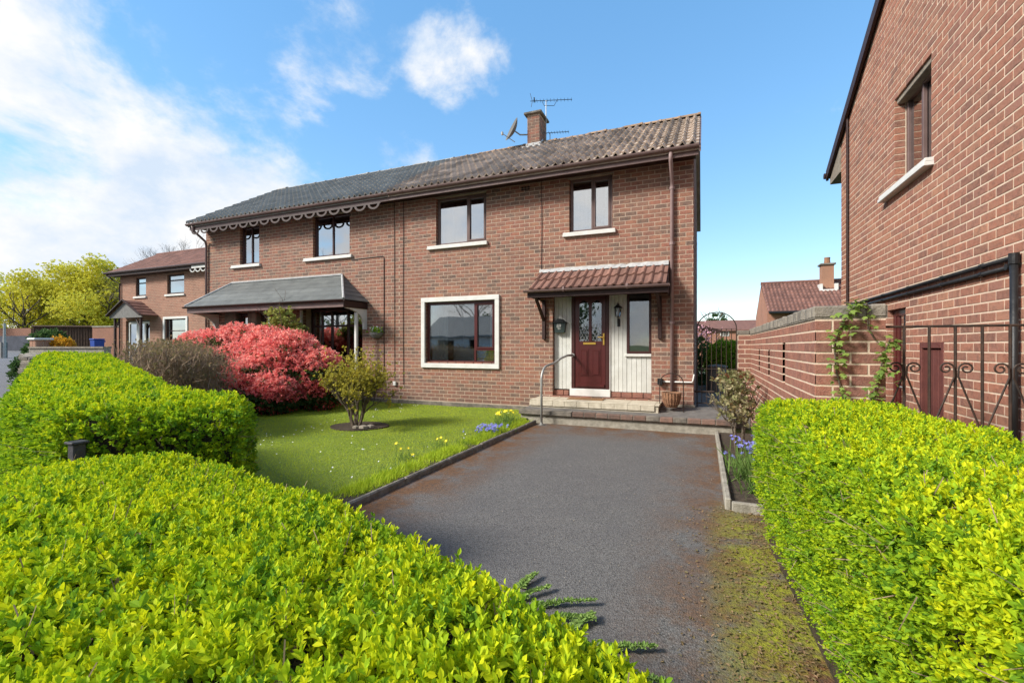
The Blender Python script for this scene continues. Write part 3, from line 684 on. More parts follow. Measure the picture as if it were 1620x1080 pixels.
def shell(h, x0, x1, holes, zb, mort, gable_r, gable_l):
    slab_with_holes(x0, x1, 0, 5.0, D, D + .28, holes).build('front_wall', mort, h)
    B(x0, x1, DB - .25, DB, 0, 5.0).build('back_wall', mort, h)
    prof = [(D + .282, 0), (DB - .252, 0), (DB - .252, rooftop(DB) - .1), (RIDGE[0], RIDGE[1] - .12), (D + .282, rooftop(D + .28) - .1)]
    for xa, on in ((x1 - .25, gable_r), (x0, gable_l)):
        if on: MB().prism(prof, 'x', xa, xa + .25).build('gable_wall', mort, h)
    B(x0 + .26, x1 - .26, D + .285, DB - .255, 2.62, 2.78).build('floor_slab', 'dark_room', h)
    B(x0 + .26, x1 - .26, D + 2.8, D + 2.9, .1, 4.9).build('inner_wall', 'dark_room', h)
def roof(h, x0, x1, tilemat, ridgemat, skip=None):
    th = .09; e, r = EAVE, RIDGE; b = (2 * r[0] - e[0], e[1])
    dk = MB().prism([(e[0], e[1] - .02), (r[0], r[1] - .02), (b[0], b[1] - .02), (b[0], b[1] - th), (r[0], r[1] - th - .02), (e[0], e[1] - th)], 'x', x0, x1).build('roof', tilemat, h)
    me = tile_mesh('tile', tilemat); lay_tiles(dk, me, x0, x1, (e[0] - .04, e[1] - .02), (r[0] - .02, r[1] - .02), .33, .33, skip=skip)
    # back slope as one corrugated sheet
    ridge_tiles(dk, x0, x1, r[0], r[1] - .01, ridgemat)
    return dk

h = thing('semi_detached_house', (-3.5, 9.25, 0), 'red brick house with maroon front door, tiled canopy and brown mossy roof', 'house')
HOLES = [(-5.78, -4.475, 3.82, 4.94), (-2.56, -1.672, 3.82, 4.94), (-6.06, -4.25, 1.08, 2.505), (-2.92, -.92, .44, 2.60)]
shell(h, XL, XR, HOLES, .2, 'mortar', True, True)
hl = [(a - XL, b - XL, c - .2, d - .2) for a, b, c, d in HOLES]
def vis_main(p, q): return p[2] < 4.8 and p[2] > .35
brickwork(h, (XL, D, .2), 'x', XR - XL, 4.85, hl, 'brick', 300, vis=vis_main)
brickwork(h, (XR, D + .01, .2), '-y', DB - D - .02, 6.7, [], 'brick', 0, inside=lambda u, v: v + .2 < rooftop(D + u) - .16)
CB(XL, -3.2, D - .03, D + .002, -.02, .185, b=.01).build('plinth', 'concrete_dark', h)
CB(-.6, XR + .03, D - .03, D + .002, .2, .37, b=.01).build('plinth', 'concrete', h)
rf = roof(h, XL + .005, XR + .10, 'tile', 'ridge')
B(XL, XR + .04, 8.862, D, 4.98, 4.995).build('soffit', 'brown_dark', h)
CB(XL + .003, XR + .09, 8.838, 8.86, 4.895, 5.05, b=.004).build('fascia', 'brown_pale', h)
MB().cbox(XL + .003, XR + .09, 8.832, 8.8385, 4.895, 4.945, b=.002).build('fascia_moulding', 'brown_pale', h)
gutter(h, XL + .02, XR + .1, 8.775, 5.055, 'brown_pale')
MB().prism([(8.78, 4.93), (8.78, 5.06), (RIDGE[0], RIDGE[1] + .0), (RIDGE[0], RIDGE[1] - .16)], 'x', XR + .105, XR + .13).build('bargeboard', 'brown_pale', h)
# windows
w = window(h, -5.775, -4.48, 3.83, 4.935, D + .07, (-4.98,), opening=[(-4.98, -4.48)], sill=(-6.0, -4.43, 3.74, 3.825, D - .07), curtains=[(-5.70, -5.40, 3.9, 4.85), (-4.66, -4.55, 3.9, 4.85)])
B(-5.80, -4.46, D - .012, D + .02, 4.935, 4.96).build('lintel_strip', 'stone', w)
w = window(h, -2.555, -1.677, 3.83, 4.935, D + .07, (-2.09,), opening=[(-2.09, -1.6)], sill=(-2.69, -1.60, 3.74, 3.825, D - .07), curtains=[(-2.5, -2.13, 3.9, 4.8), (-1.86, -1.74, 3.9, 4.8)])
B(-2.58, -1.65, D - .012, D + .02, 4.935, 4.96).build('lintel_strip', 'stone', w)
w = window(h, -6.055, -4.255, 1.085, 2.50, D + .05, (-4.78,), opening=[(-4.78, -4.25)], transoms=[(-4.78, -4.3, 1.40)], mat='door', glass='glass_room', curtains=[(-5.98, -5.55, 1.15, 2.42), (-4.45, -4.32, 1.15, 2.42)])
mb = MB(); s0, s1, z0, z1 = -6.17, -4.14, .975, 2.615; a = .105
mb.cbox(s0, s1, D - .055, D + .05, z1 - a, z1); mb.cbox(s0, s1, D - .055, D + .05, z0, z0 + a); mb.cbox(s0, s0 + a, D - .054, D + .05, z0 + a, z1 - a); mb.cbox(s1 - a, s1, D - .054, D + .05, z0 + a, z1 - a)
mb.build('surround', 'white', w)
B(-5.6, -4.3, D + .5, D + 1.3, .95, 1.42).build('sofa_back', 'curtain', w)
mb = MB()
for i in range(3):
    for j in range(2): mb.box(-3.63 + i * .07, -3.575 + i * .07, D - .009, D + .01, 4.84 + j * .045, 4.875 + j * .045)
mb.build('air_brick', 'brown_dark', h)
# porch recess: boards, door, side window
PY = D + .10
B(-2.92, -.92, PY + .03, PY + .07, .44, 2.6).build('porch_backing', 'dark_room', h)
def boards(x0, x1, z0, z1, n):
    w_ = (x1 - x0) / n
    for i in range(n): MB().cbox(x0 + i * w_ + .0015, x0 + (i + 1) * w_ - .0015, PY - .002 * (i % 2), PY + .028, z0, z1, b=.006).build('board', 'white_board', h)
boards(-2.915, -2.565, .575, 2.595, 4); boards(-1.722, -1.40, .555, 2.595, 4); boards(-1.398, -.925, .555, 1.27, 5)
CB(-2.562, -2.535, PY - .02, PY + .028, .44, 2.595, b=.004).build('trim', 'white', h); CB(-1.748, -1.724, PY - .02, PY + .028, .44, 2.595, b=.004).build('trim', 'white', h)
for a, b in ((-2.915, -2.60), (-1.72, -.93)):
    x = a
    while x < b - .02: CB(x, min(x + .205, b), PY - .03, PY + .029, .45, .552, b=.006).build('brick', 'brick_w', h); x += .215
CB(-1.44, -.925, PY - .05, PY + .02, 1.27, 1.325, b=.006).build('porch_window_sill', 'white', h)
window(h, -1.395, -.93, 1.33, 2.595, PY - .02, (), fr=.045, mat='brown', glass='glass_door', curtains=[(-1.34, -.98, 1.42, 2.5)])
mb = MB(); mb.cbox(-2.535, -2.465, PY - .03, PY + .03, .60, 2.595); mb.cbox(-1.82, -1.748, PY - .03, PY + .03, .60, 2.595); mb.cbox(-2.465, -1.82, PY - .03, PY + .03, 2.50, 2.595)
mb.build('door_frame', 'brown', h)
CB(-2.565, -1.72, PY - .06, PY + .028, .445, .598, b=.008).build('threshold', 'white', h)
dz0, dz1, dx0, dx1, dy = .61, 2.495, -2.46, -1.825, PY - .012
dm = (dx0 + dx1) / 2; mb = MB(); gz0, gz1 = 1.58, 2.42
mb.cbox(dx0, dx0 + .085, dy, dy + .04, dz0, dz1, b=.004); mb.cbox(dx1 - .085, dx1, dy, dy + .04, dz0, dz1, b=.004); mb.box(dx0 + .085, dx1 - .085, dy, dy + .04, dz0, 1.50 + .08)
mb.box(dx0 + .085, dx1 - .085, dy, dy + .04, gz1, dz1); mb.box(dm - .03, dm + .03, dy, dy + .04, gz0, gz1)
for sx in (-1, 1):   # arched heads of the two lights
    a0, a1 = (dx0 + .085, dm - .03) if sx < 0 else (dm + .03, dx1 - .085); w_ = a1 - a0
    arc = [(a0 + w_ * i / 8, gz1 - .08 + .08 * math.sin(math.pi * i / 8)) for i in range(9)]
    mb.prism([(a0, gz1 + .001)] + arc[:5] + [(a0 + w_ / 2, gz1 + .001)], 'y', dy + .002, dy + .038); mb.prism([(a0 + w_ / 2, gz1 + .001)] + arc[4:] + [(a1, gz1 + .001)], 'y', dy + .002, dy + .038)
door = mb.build('door', 'door', h)
for a0, a1 in ((dx0 + .085, dm - .03), (dm + .03, dx1 - .085)):
    B(a0, a1, dy + .018, dy + .024, gz0, gz1).build('pane', 'glass_door', door)
    lm = MB(); w_ = a1 - a0
    for q in range(-3, 8):
        for s in (-1, 1):
            p0 = [a0 + w_ * (q / 3.0), gz0]; pts = []
            for tt in np.linspace(0, 1, 25):
                xx = p0[0] + s * tt * .62 * w_ / .2 * .30; zz = gz0 + tt * .36
                if a0 < xx < a1: pts.append((xx, dy + .014, zz))
            if len(pts) > 2: lm.tube([pts[0], pts[-1]], .003, 4)
    lm.build('lead_lattice', 'lead', door)
for a0, a1 in ((dx0 + .10, dm - .03), (dm + .03, dx1 - .10)):
    mb = MB(); z0, z1 = .86, 1.42; mb.cbox(a0, a1, dy - .008, dy - .0005, z0, z1, b=.003); mb.cbox(a0 + .03, a1 - .03, dy - .018, dy - .008, z0 + .03, z1 - .03, b=.009); mb.build('door_panel', 'door', door)
CB(dx0 + .02, dx1 - .02, dy - .025, dy - .001, .64, .70, b=.006).build('weather_bar', 'door', door)
CB(dm - .145, dm + .12, dy - .012, dy - .001, 1.51, 1.555, b=.004).build('letter_plate', 'brass', door)
MB().cbox(dx1 - .055, dx1 - .02, dy - .012, dy - .001, 1.50, 1.74, b=.004).tube([(dx1 - .037, dy - .012, 1.66), (dx1 - .037, dy - .05, 1.66), (dx1 - .15, dy - .05, 1.66)], .011, 8).build('handle', 'brass', door)
B(-2.3, -1.95, PY + .3, PY + .32, .5, 2.6).build('hall_curtain', 'curtain', door)
# canopy over the door
cn = MB().prism([(8.62, 2.56), (8.62, 2.60), (D, 3.04), (D, 2.99)], 'x', -3.20, -.60).build('canopy', 'brown_dark', h)
me = tile_mesh('canopy_tile', 'tile_red', w=.31, l=.42, rise=.036); lay_tiles(cn, me, -3.20, -.60, (8.56, 2.585), (D, 3.045), .31, .40, lift=.004, name='tile')
CB(-3.25, -.56, 8.60, 8.63, 2.44, 2.58, b=.004).build('fascia', 'brown_dark', cn); B(-3.2, -.6, 8.632, D - .001, 2.50, 2.515).build('soffit', 'brown_dark', cn)
for xa in (-3.215, -.60): MB().prism([(8.632, 2.45), (8.632, 2.60), (D - .002, 3.05), (D - .002, 2.45)], 'x', xa, xa + .015).build('cheek', 'brown_dark', cn)
gutter(cn, -3.30, -.54, 8.545, 2.585, 'brown_pale', .05, brackets=False)
for xb in (-2.5, -1.3): MB().tube([(xb, 8.545, 2.578), (xb + .04, 8.545, 2.578)], .054, 10).build('gutter_clip', 'brown_pale', cn)
pts = [(-3.20 + 2.6 * i / 26, 3.075 + random.uniform(-.012, .014)) for i in range(27)]; mb = MB()
mb.add([(x_, D - .07, 3.028) for x_, z_ in pts] + [(x_, D - .05, z_ + .0) for x_, z_ in pts] + [(x_, D - .004, z_ + .035) for x_, z_ in pts], [(s * 27 + i, s * 27 + i + 1, (s + 1) * 27 + i + 1, (s + 1) * 27 + i) for s in (0, 1) for i in range(26)]); mb.build('mortar_flashing', 'lead', cn)
for xb in (-3.10, -.76):
    mb = MB().cbox(xb - .035, xb + .035, D - .075, D - .002, 1.62, 2.44, b=.004); mb.prism([(D - .07, 2.08), (D - .07, 2.0), (8.66, 2.44), (8.74, 2.44)], 'x', xb - .025, xb + .025); mb.build('timber_bracket', 'brown_dark', cn)
# chimney
c_ = B(-4.40, -4.06, 11.66, 12.22, 6.6, 7.74).build('chimney', 'mortar', h)
def small_bricks(parent, x0, x1, y0, y1, z0, z1, mat, courses=CH):
    i = 0
    while z0 + (i + 1) * courses <= z1 + .001:
        z = z0 + i * courses
        for face in range(3):
            if face == 0: a0, a1 = x0, x1
            else: a0, a1 = y0, y1
            a = a0 - (.11 if i % 2 else 0)
            while a < a1:
                b0, b1 = max(a, a0) + .005, min(a + .224, a1) - .005
                if b1 - b0 > .03:
                    if face == 0: MB().cbox(b0, b1, y0 - .006, y0 + .03, z + .005, z + courses - .005, b=.004).build('brick', mat, parent)
                    elif face == 1: MB().cbox(x1 - .03, x1 + .006, b0, b1, z + .005, z + courses - .005, b=.004).build('brick', mat, parent)
                    else: MB().cbox(x0 - .006, x0 + .03, b0, b1, z + .005, z + courses - .005, b=.004).build('brick', mat, parent)
                a += .224
        i += 1
small_bricks(c_, -4.40, -4.06, 11.66, 12.22, 6.86, 7.74, 'brick')
mb = MB().cbox(-4.48, -3.98, 11.58, 12.30, 7.74, 7.80, b=.01); mb.cbox(-4.36, -4.10, 11.75, 12.12, 7.80, 7.87, b=.025); mb.build('cap', 'concrete_dark', c_)
MB().box(-4.50, -3.98, 11.50, 11.66, 6.80, 6.845).prism([(11.655, 6.8), (11.655, 6.97), (11.64, 6.97), (11.64, 6.8)], 'x', -4.44, -4.02).prism([(11.6, 6.79), (11.6, 6.92), (11.9, 7.15), (12.0, 7.05)], 'x', -4.058, -4.04).build('flashing', 'lead', c_)
# downpipe, overflow pipe, cables
mb = MB().tube([(-.54, 8.79, 5.0), (-.54, 8.83, 4.86), (-.54, 9.17, 4.60), (-.54, 9.20, 4.5), (-.54, 9.20, .52)], .034, 10)
dp = mb.build('downpipe', 'pipe_pale', h, True)
for z in (4.45, 3.4, 1.9): MB().tube([(-.54, 9.20, z), (-.54, 9.20, z + .05)], .041, 10).box(-.59, -.49, 9.20, 9.249, z, z + .05).build('clip', 'pipe_pale', dp)
MB().tube([(-.72, 9.21, .80), (-.20, 9.215, .80), (-.17, 9.215, .82), (-.15, 9.215, .95)], .014, 8).build('water_pipe', 'white', h, True)
CB(-.80, -.71, 9.14, 9.24, .74, .86).build('outside_tap_box', 'black', h)
MB().tube([(-3.165, D - .012, 4.98), (-3.16, D - .012, 4.0), (-3.17, D - .012, 3.1)], .006, 5).build('cable', 'brown_dark', h)
MB().tube([(-6.69, D - .014, 4.98), (-6.70, D - .014, 2.5), (-6.69, D - .014, .55)], .007, 5).build('cable', 'brown_dark', h)

# ================================================================== adjoining house
g = thing('semi_detached_house', (-10.3, 9.25, 0), 'adjoining brick house with grey tiled roof, scalloped fascia and slate porch canopy', 'house')
XL2, XR2 = -13.88, XL - .002
HO2 = [(-9.60, -8.36, 3.82, 4.93), (-12.40, -11.62, 3.82, 4.93), (-9.95, -7.95, .2, 2.50), (-13.05, -11.2, .2, 2.45)]
shell(g, XL2, XR2, HO2, .2, 'mortar', False, True)
brickwork(g, (XL2, D, .2), 'x', XR2 - XL2, 4.85, [(a - XL2, b - XL2, c - .2, d - .2) for a, b, c, d in HO2], 'brick', 300, vis=lambda p, q: p[2] < 4.85 and p[2] > 1.0 and not (-12.9 < p[0] < -7.9 and 2.3 < p[2] < 3.3), phase=.07)
CB(XL2, XR2, D - .03, D + .002, -.02, .185, b=.01).build('plinth', 'concrete_dark', g)
roof(g, XL2 - .14, XL - .005, 'tile_grey', 'tile_grey')
B(XL2 - .05, XR2, 8.862, D, 4.98, 4.995).build('soffit', 'brown_dark', g); CB(XL2 - .12, XL - .003, 8.838, 8.86, 4.895, 5.05, b=.004).build('fascia', 'brown_pale', g)
gutter(g, XL2 - .15, XL, 8.775, 5.055, 'brown_pale')
sc = CB(XL2 - .05, -7.05, 8.826, 8.836, 4.865, 4.905, b=.002).build('scalloped_trim', 'scallop_brown', g)
nS = 17; pS = (-7.05 - (XL2 - .05)) / nS
for i in range(nS):
    xc = XL2 - .05 + (i + .5) * pS; ro, ri = pS * .43, pS * .28
    arc = [(xc + ro * math.cos(a), 4.868 + .72 * ro * math.sin(a)) for a in np.linspace(math.pi, 2 * math.pi, 11)] + [(xc + ri * math.cos(a), 4.868 + .72 * ri * math.sin(a)) for a in np.linspace(2 * math.pi, math.pi, 11)]
    mb = MB()
    for j in range(10): mb.prism([arc[j], arc[j + 1], arc[20 - j], arc[21 - j]], 'y', 8.824, 8.838)
    mb.build('scallop', 'scallop_brown', sc)
for (a, b, m_, s0, s1) in ((-9.595, -8.365, -8.98, -9.9, -8.26), (-12.395, -11.625, -12.0, -12.72, -11.54)):
    w = window(g, a, b, 3.83, 4.925, D + .07, (m_,), mat='brown', sill=(s0, s1, 3.74, 3.825, D - .07), curtains=[(a + .06, a + .4 * (b - a), 3.88, 4.85), (b - .12 * (b - a) - .05, b - .06, 3.88, 4.85), (a + .06, b - .06, 4.62, 4.86)])
    B(a - .02, b + .02, D - .012, D + .02, 4.925, 4.95).build('lintel_strip', 'stone', w)
# glazed entrance
window(g, -9.90, -8.0, .25, 2.47, D + .25, (-9.55, -9.2, -8.65), mat='brown', transoms=[(-9.9, -8.0, 2.02)], curtains=[(-9.2, -8.75, 1.2, 1.9)], fr=.07)
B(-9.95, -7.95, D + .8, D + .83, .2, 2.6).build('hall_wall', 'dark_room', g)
window(g, -12.55, -12.1, .8, 2.42, D + .12, (), mat='brown'); window(g, -11.75, -11.25, .3, 2.42, D + .15, (), mat='brown')
for xa in (-13.05, -12.08, -11.95 + .02): MB().cbox(xa, xa + .2 if xa > -12.09 else xa + .48, D - .02, D + .2, .2, 2.45, b=.02).build('stone_pier', 'stone', g)
# porch canopy, hipped, slate courses
pc = MB().add([(-13.40, 8.42, 2.55), (-7.80, 8.42, 2.55), (-7.80, D - .001, 2.55), (-13.40, D - .001, 2.55), (-12.70, D - .001, 3.28), (-8.62, D - .001, 3.28)], [(3, 2, 1, 0), (0, 1, 5, 4), (1, 2, 5), (3, 0, 4)]).build('porch_canopy', 'brown_dark', g)
nC = 6
for i in range(nC):
    f0, f1 = i / nC, (i + 1.12) / nC; f1 = min(f1, 1.0); L_ = lambda a, b, f: a + (b - a) * f; up = .03
    a = (L_(-13.46, -12.72, f0), L_(8.36, D - .01, f0), L_(2.565, 3.29, f0) + up); b = (L_(-7.74, -8.60, f0), a[1], a[2]); c = (L_(-7.74, -8.60, f1), L_(8.36, D - .01, f1), L_(2.565, 3.29, f1) + up * .45); d = (L_(-13.46, -12.72, f1), c[1], c[2])
    lw = lambda p: (p[0], p[1], p[2] - .02)
    MB().add([a, b, c, d, lw(a), lw(b)], [(0, 1, 2, 3), (4, 5, 1, 0)]).build('slate_course', 'slate', pc)
    e0 = (b[0], D - .004, b[2]); e1 = (c[0], D - .004, c[2]); MB().add([b, e0, e1, c, lw(b), lw(e0)], [(0, 1, 2, 3), (4, 5, 1, 0)]).build('slate_course', 'slate', pc)
    e0 = (a[0], D - .004, a[2]); e1 = (d[0], D - .004, d[2]); MB().add([e0, a, d, e1, lw(e0), lw(a)], [(0, 1, 2, 3), (4, 5, 1, 0)]).build('slate_course', 'slate', pc)
for (p0, p1) in (((-7.74, 8.36, 2.60), (-8.60, D - .01, 3.325)), ((-13.46, 8.36, 2.60), (-12.72, D - .01, 3.325)), ((-8.60, D - .02, 3.325), (-12.72, D - .02, 3.325))): MB().tube([p0, p1], .028, 6).build('hip_roll', 'lead', pc)
CB(-13.42, -7.78, 8.40, 8.42, 2.40, 2.56, b=.004).build('fascia', 'brown_pale', pc); CB(-7.80, -7.78, 8.421, D - .001, 2.40, 2.56, b=.004).build('fascia', 'brown_dark', pc); CB(-13.42, -13.40, 8.421, D - .001, 2.40, 2.56, b=.004).build('fascia', 'brown_dark', pc)
gutter(pc, -13.48, -7.72, 8.345, 2.575, 'brown_dark', .045, brackets=False)
for xb in (-7.86, -13.36):
    ar = [(D - .003 - .62 * (1 - math.cos(a)) - .1, 1.98 + .40 * math.sin(a)) for a in np.linspace(0, math.pi / 2, 9)]
    mb = MB(); 
    for i in range(8): mb.prism([ar[i], ar[i + 1], (ar[i + 1][0], 2.42), (ar[i][0], 2.42)], 'x', xb, xb + .06)
    mb.box(xb, xb + .06, D - .103, D - .003, 1.90, 2.42); mb.build('bracket', 'white', pc)
CB(-7.87, -7.80, 8.86, 8.93, 0, 2.30).build('post', 'white', g); CB(-10.02, -9.95, D - .06, D - .003, 0, 2.45).build('post', 'white', g)
mb = MB().tube([(-13.80, 8.79, 5.0), (-13.80, 8.83, 4.86), (-13.80, 9.17, 4.62), (-13.80, 9.20, 4.5), (-13.80, 9.20, .3)], .034, 8); mb.build('downpipe', 'brown_pale', g, True)
MB().tube([(-8.2, D - .012, 3.69), (-7.30, D - .012, 3.70), (-7.27, D - .012, 3.66), (-7.27, D - .012, .9)], .010, 5).build('cable', 'brown_dark', g); MB().tube([(-6.96, D - .014, 4.98), (-6.95, D - .014, .6)], .007, 5).build('cable', 'brown_dark', g)
CB(-6.98, -6.90, D - .05, D - .004, .52, .62).build('cable_box', 'white', g)

# ================================================================== neighbour house on the right (gable looks to -x)
XG = 2.2
r_ = thing('neighbour_house', (2.2, 5.4, 0), 'red brick house gable with pale mortar and wrought iron railing at its foot', 'house')
RY, RZ, SL = 5.4, 7.13, .513
def rtop(y): return RZ - SL * abs(y - RY)
HG = [(6.085, 7.075, 3.42, 4.53), (6.74, 7.33, 0.0, 1.96), (5.82, 6.37, .45, 1.52)]
mb = MB(); ys = sorted({1.4, 9.45, RY, *[a - .004 for a, *_ in HG], *[b + .004 for _, b, *_ in HG]})
for a, b in zip(ys, ys[1:]):
    m_ = (a + b) / 2; z = 0.
    for c, d in sorted((c, d) for y0, y1, c, d in HG if y0 - .004 < m_ < y1 + .004):
        if c > z + .01: mb.box(XG, XG + .28, a, b, z, c - .004)
        z = d + .004
    mb.prism([(a, z), (b, z), (b, rtop(b) - .05), (a, rtop(a) - .05)], 'x', XG, XG + .28)
mb.build('gable_wall', 'mortar_r', r_)
mb = MB().box(XG + .285, 8.5, 9.2, 9.45, 0, 4.9).box(XG + .285, 8.5, 1.4, 1.65, 0, 4.9).box(8.25, 8.5, 1.66, 9.19, 0, 4.9).box(XG + 2.6, XG + 2.7, 1.66, 9.19, 0, 4.9); mb.build('outer_wall', 'mortar_r', r_)
brickwork(r_, (XG, 9.445, .0), 'y', 8.0, 7.1, [(9.445 - b, 9.445 - a, c, d) for a, b, c, d in HG], 'brick_r', 300, inside=lambda u, v: v + .02 < rtop(9.445 - u) - .09, vis=lambda p, q: p[2] > 1.25)
rr_ = MB().prism([(10.15, 4.66), (RY, RZ - .05), (.7, 4.66), (.7, 4.78), (RY, RZ + .06), (10.15, 4.78)], 'x', XG - .03, 8.7).build('roof', 'tile_far', r_)
MB().prism([(10.17, 4.56), (RY, RZ - .15), (.68, 4.56), (.68, 4.74), (RY, RZ + .03), (10.17, 4.74)], 'x', XG - .075, XG - .035).build('bargeboard', 'brown_dark', r_)
MB().prism([(9.455, 4.47), (10.12, 4.47), (10.12, 4.64), (9.455, 4.97)], 'x', XG - .02, XG + .2).build('eave_box', 'stone', r_)
MB().tube([(XG - .10, 10.2, 4.66), (6, 10.2, 4.66)], .055, 8).build('gutter', 'brown_dark', r_)
# parts drawn as if the wall looked to -y, then turned: (x,y) -> (y,-x)
_b = MB.build
def turned(s, *a, **k):
    s.v = [(y, -x, z) for x, y, z in s.v]; return _b(s, *a, **k)
MB.build = turned
w = window(r_, -7.07, -6.09, 3.43, 4.525, XG + .11, (-6.62,), mat='window_brown', fr=.06, opening=[(-6.62, -6.09)], sill=(-7.38, -6.02, 3.34, 3.425, XG - .09), curtains=[(-7.0, -6.72, 3.5, 4.45)])
CB(-7.07, -6.09, XG + .02, XG + .12, 4.46, 4.526).build('lintel', 'stone', w)
dr = MB().cbox(-7.325, -7.245, XG + .06, XG + .12, 0, 1.95).cbox(-6.825, -6.745, XG + .06, XG + .12, 0, 1.95).cbox(-7.245, -6.825, XG + .06, XG + .12, 1.85, 1.95).cbox(-7.245, -6.825, XG + .07, XG + .11, 0, .65).cbox(-7.245, -7.17, XG + .07, XG + .11, .65, 1.85).cbox(-6.90, -6.825, XG + .07, XG + .11, .65, 1.85).build('side_door', 'door', r_)
B(-7.17, -6.9, XG + .085, XG + .091, .65, 1.85).build('pane', 'glass', dr); MB().tube([(-6.86, XG + .06, .98), (-6.86, XG + .02, .98), (-6.97, XG + .02, .98)], .010, 6).build('handle', 'steel', dr)
ht = MB().cbox(-6.365, -6.315, XG + .0, XG + .08, .455, 1.515).cbox(-5.875, -5.825, XG + .0, XG + .08, .455, 1.515).cbox(-6.315, -5.875, XG + .0, XG + .08, 1.45, 1.515).build('meter_hatch', 'door_faded', r_) if False else None
M['door_faded'] = pmat('faded_red_paint', (.135, .045, .036), (.10, .033, .028), 10, .7, .25, 50, rnd=.08)
ht = MB().cbox(-6.365, -6.315, XG - .004, XG + .08, .455, 1.515).cbox(-5.875, -5.825, XG - .004, XG + .08, .455, 1.515).cbox(-6.315, -5.875, XG - .004, XG + .08, 1.45, 1.515).build('meter_hatch', 'door_faded', r_)
for i in range(4): CB(-6.312 + i * .1085, -6.312 + (i + 1) * .1085 - .003, XG + .02, XG + .05, .46, 1.445, b=.004).build('plank', 'door_faded', ht)
MB.build = _b
for z0, z1, q in ((2.13, 2.145, 0), (2.075, 2.075, 1)):
    MB().tube([(XG - .03, 8.9, z0), (XG - .03, 4.66, z1)], .018, 8).build('drain_pipe', 'black', r_, True)
    for y in (8.2, 7.4, 6.6, 5.8, 5.1): MB().tube([(XG - .03, y, z0 + (z1 - z0) * (8.9 - y) / 4.2), (XG - .03, y - .035, z0 + (z1 - z0) * (8.9 - y) / 4.2)], .023, 8).build('collar', 'black', r_)
MB().tube([(XG - .045, 4.62, .0), (XG - .045, 4.62, 2.15)], .024, 12).build('soil_pipe', 'black', r_, True)
MB().tube([(XG - .045, 4.62, 2.09), (XG - .045, 4.62, 2.17)], .031, 12).build('collar', 'black', r_); MB().tube([(XG - .07, 4.67, 2.075), (XG + .0, 4.67, 2.075)], .024, 10).build('collar', 'black', r_)
MB().tube([(XG - .03, 8.97, 5.28), (XG - .03, 8.97, 5.15), (XG - .03, 8.97, 1.9)], .018, 6).build('downpipe', 'brown_dark', r_)

# ================================================================== garden wall
M['coping'] = pmat('weathered_coping', (.27, .235, .19), (.15, .135, .115), 8, .92, .5, 40, rnd=.15)
gw = thing('garden_wall', (.95, 6.8, 0), 'red brick garden wall with pale mortar, narrow slits and weathered coping', 'wall')
SLITS = [(5.54, 5.72, 1.07, 1.52), (6.74, 6.90, 1.07, 1.45), (7.86, 8.02, 1.07, 1.45)]
mb = MB(); ys = sorted({4.16, 9.4, *[a for a, *_ in SLITS], *[b for _, b, *_ in SLITS]})
for a, b in zip(ys, ys[1:]):
    hs = [s for s in SLITS if s[0] < (a + b) / 2 < s[1]]
    if hs: mb.box(.8, 1.02, a, b, 0, hs[0][2]); mb.box(.8, 1.02, a, b, hs[0][3], 1.68)
    else: mb.box(.8, 1.02, a, b, 0, 1.68)
for s in SLITS: mb.box(.845, 1.0, s[0] + .002, s[1] - .002, s[2] + .002, s[3] - .002)
mb.box(1.0205, 1.24, 4.16, 4.38, 0, 1.68); mb.box(.595, .797, 9.3, 9.52, 0, 1.68); mb.build('wall_core', 'mortar_r', gw)
brickwork(gw, (.8, 9.4, .0), 'y', 5.24, 1.68, [(9.4 - b, 9.4 - a, c, d) for a, b, c, d in SLITS], 'brick_w', 230, bond='garden', vis=lambda p, q: p[2] > .5)
brickwork(gw, (.8, 4.16, .0), 'x', .44, 1.68, [], 'brick_w', 30, vis=lambda p, q: p[2] > .95)
brickwork(gw, (.595, 9.3, .0), 'x', .205, 1.68, [], 'brick_w', 25, phase=.11)
y = 4.15
while y < 9.35:
    q = min(.112, 9.41 - y); MB().cbox(.785, 1.035, y, y + q - .008, 1.685 + random.uniform(-.004, .004), 1.785 + random.uniform(-.006, .006), b=.012).build('coping_brick', 'coping', gw); y += .112
x = 1.04
for i in range(2): CB(x, x + .1, 4.15, 4.39, 1.685, 1.785, b=.012).build('coping_brick', 'coping', gw); x += .108
MB().box(.79, 1.03, 4.157, 9.39, 1.681, 1.772).box(1.031, 1.25, 4.157, 4.385, 1.681, 1.772).build('coping_mortar', 'concrete_dark', gw)
CB(.58, .783, 9.29, 9.53, 1.682, 1.76, b=.01).build('coping_brick', 'concrete_dark', gw)

# ivy on the wall end
iv = thing('ivy', (1.0, 4.12, .9), 'climbing ivy on the end pier of the garden wall', 'ivy')
lv = np.array([[0, 0, 0], [-.32, .12, .02], [-.55, .5, .05], [-.22, .52, 0], [0, 1, 0], [.22, .52, 0], [.55, .5, .05], [.32, .12, .02]])
lme = [np_mesh('leaf', lv * s, np.array([[0, 7, 4, 1], [1, 4, 3, 2], [4, 7, 6, 5]]), M['leaf_ivy'], attr=np.full(8, a)) for s, a in ((.042, .1), (.055, .35), (.036, .6), (.05, .85), (.04, .2))]
def ivy_run(path, n, spread):
    mb.tube([(x, 4.142, z) for x, z in path], .006, 5)
    for _ in range(n):
        i = random.randrange(len(path) - 1); f = random.random(); x = path[i][0] * (1 - f) + path[i + 1][0] * f + random.gauss(0, spread); z = path[i][1] * (1 - f) + path[i + 1][1] * f + random.gauss(0, .02)
        if not (.82 < x < 1.34): continue
        o = link('leaf', random.choice(lme), iv, (x - 1.0, 4.115 + random.uniform(-.03, .008) - 4.12, z - .9)); o.rotation_euler = (R(random.uniform(165, 250)), random.gauss(0, .35), random.gauss(0, .7))
mb = MB()
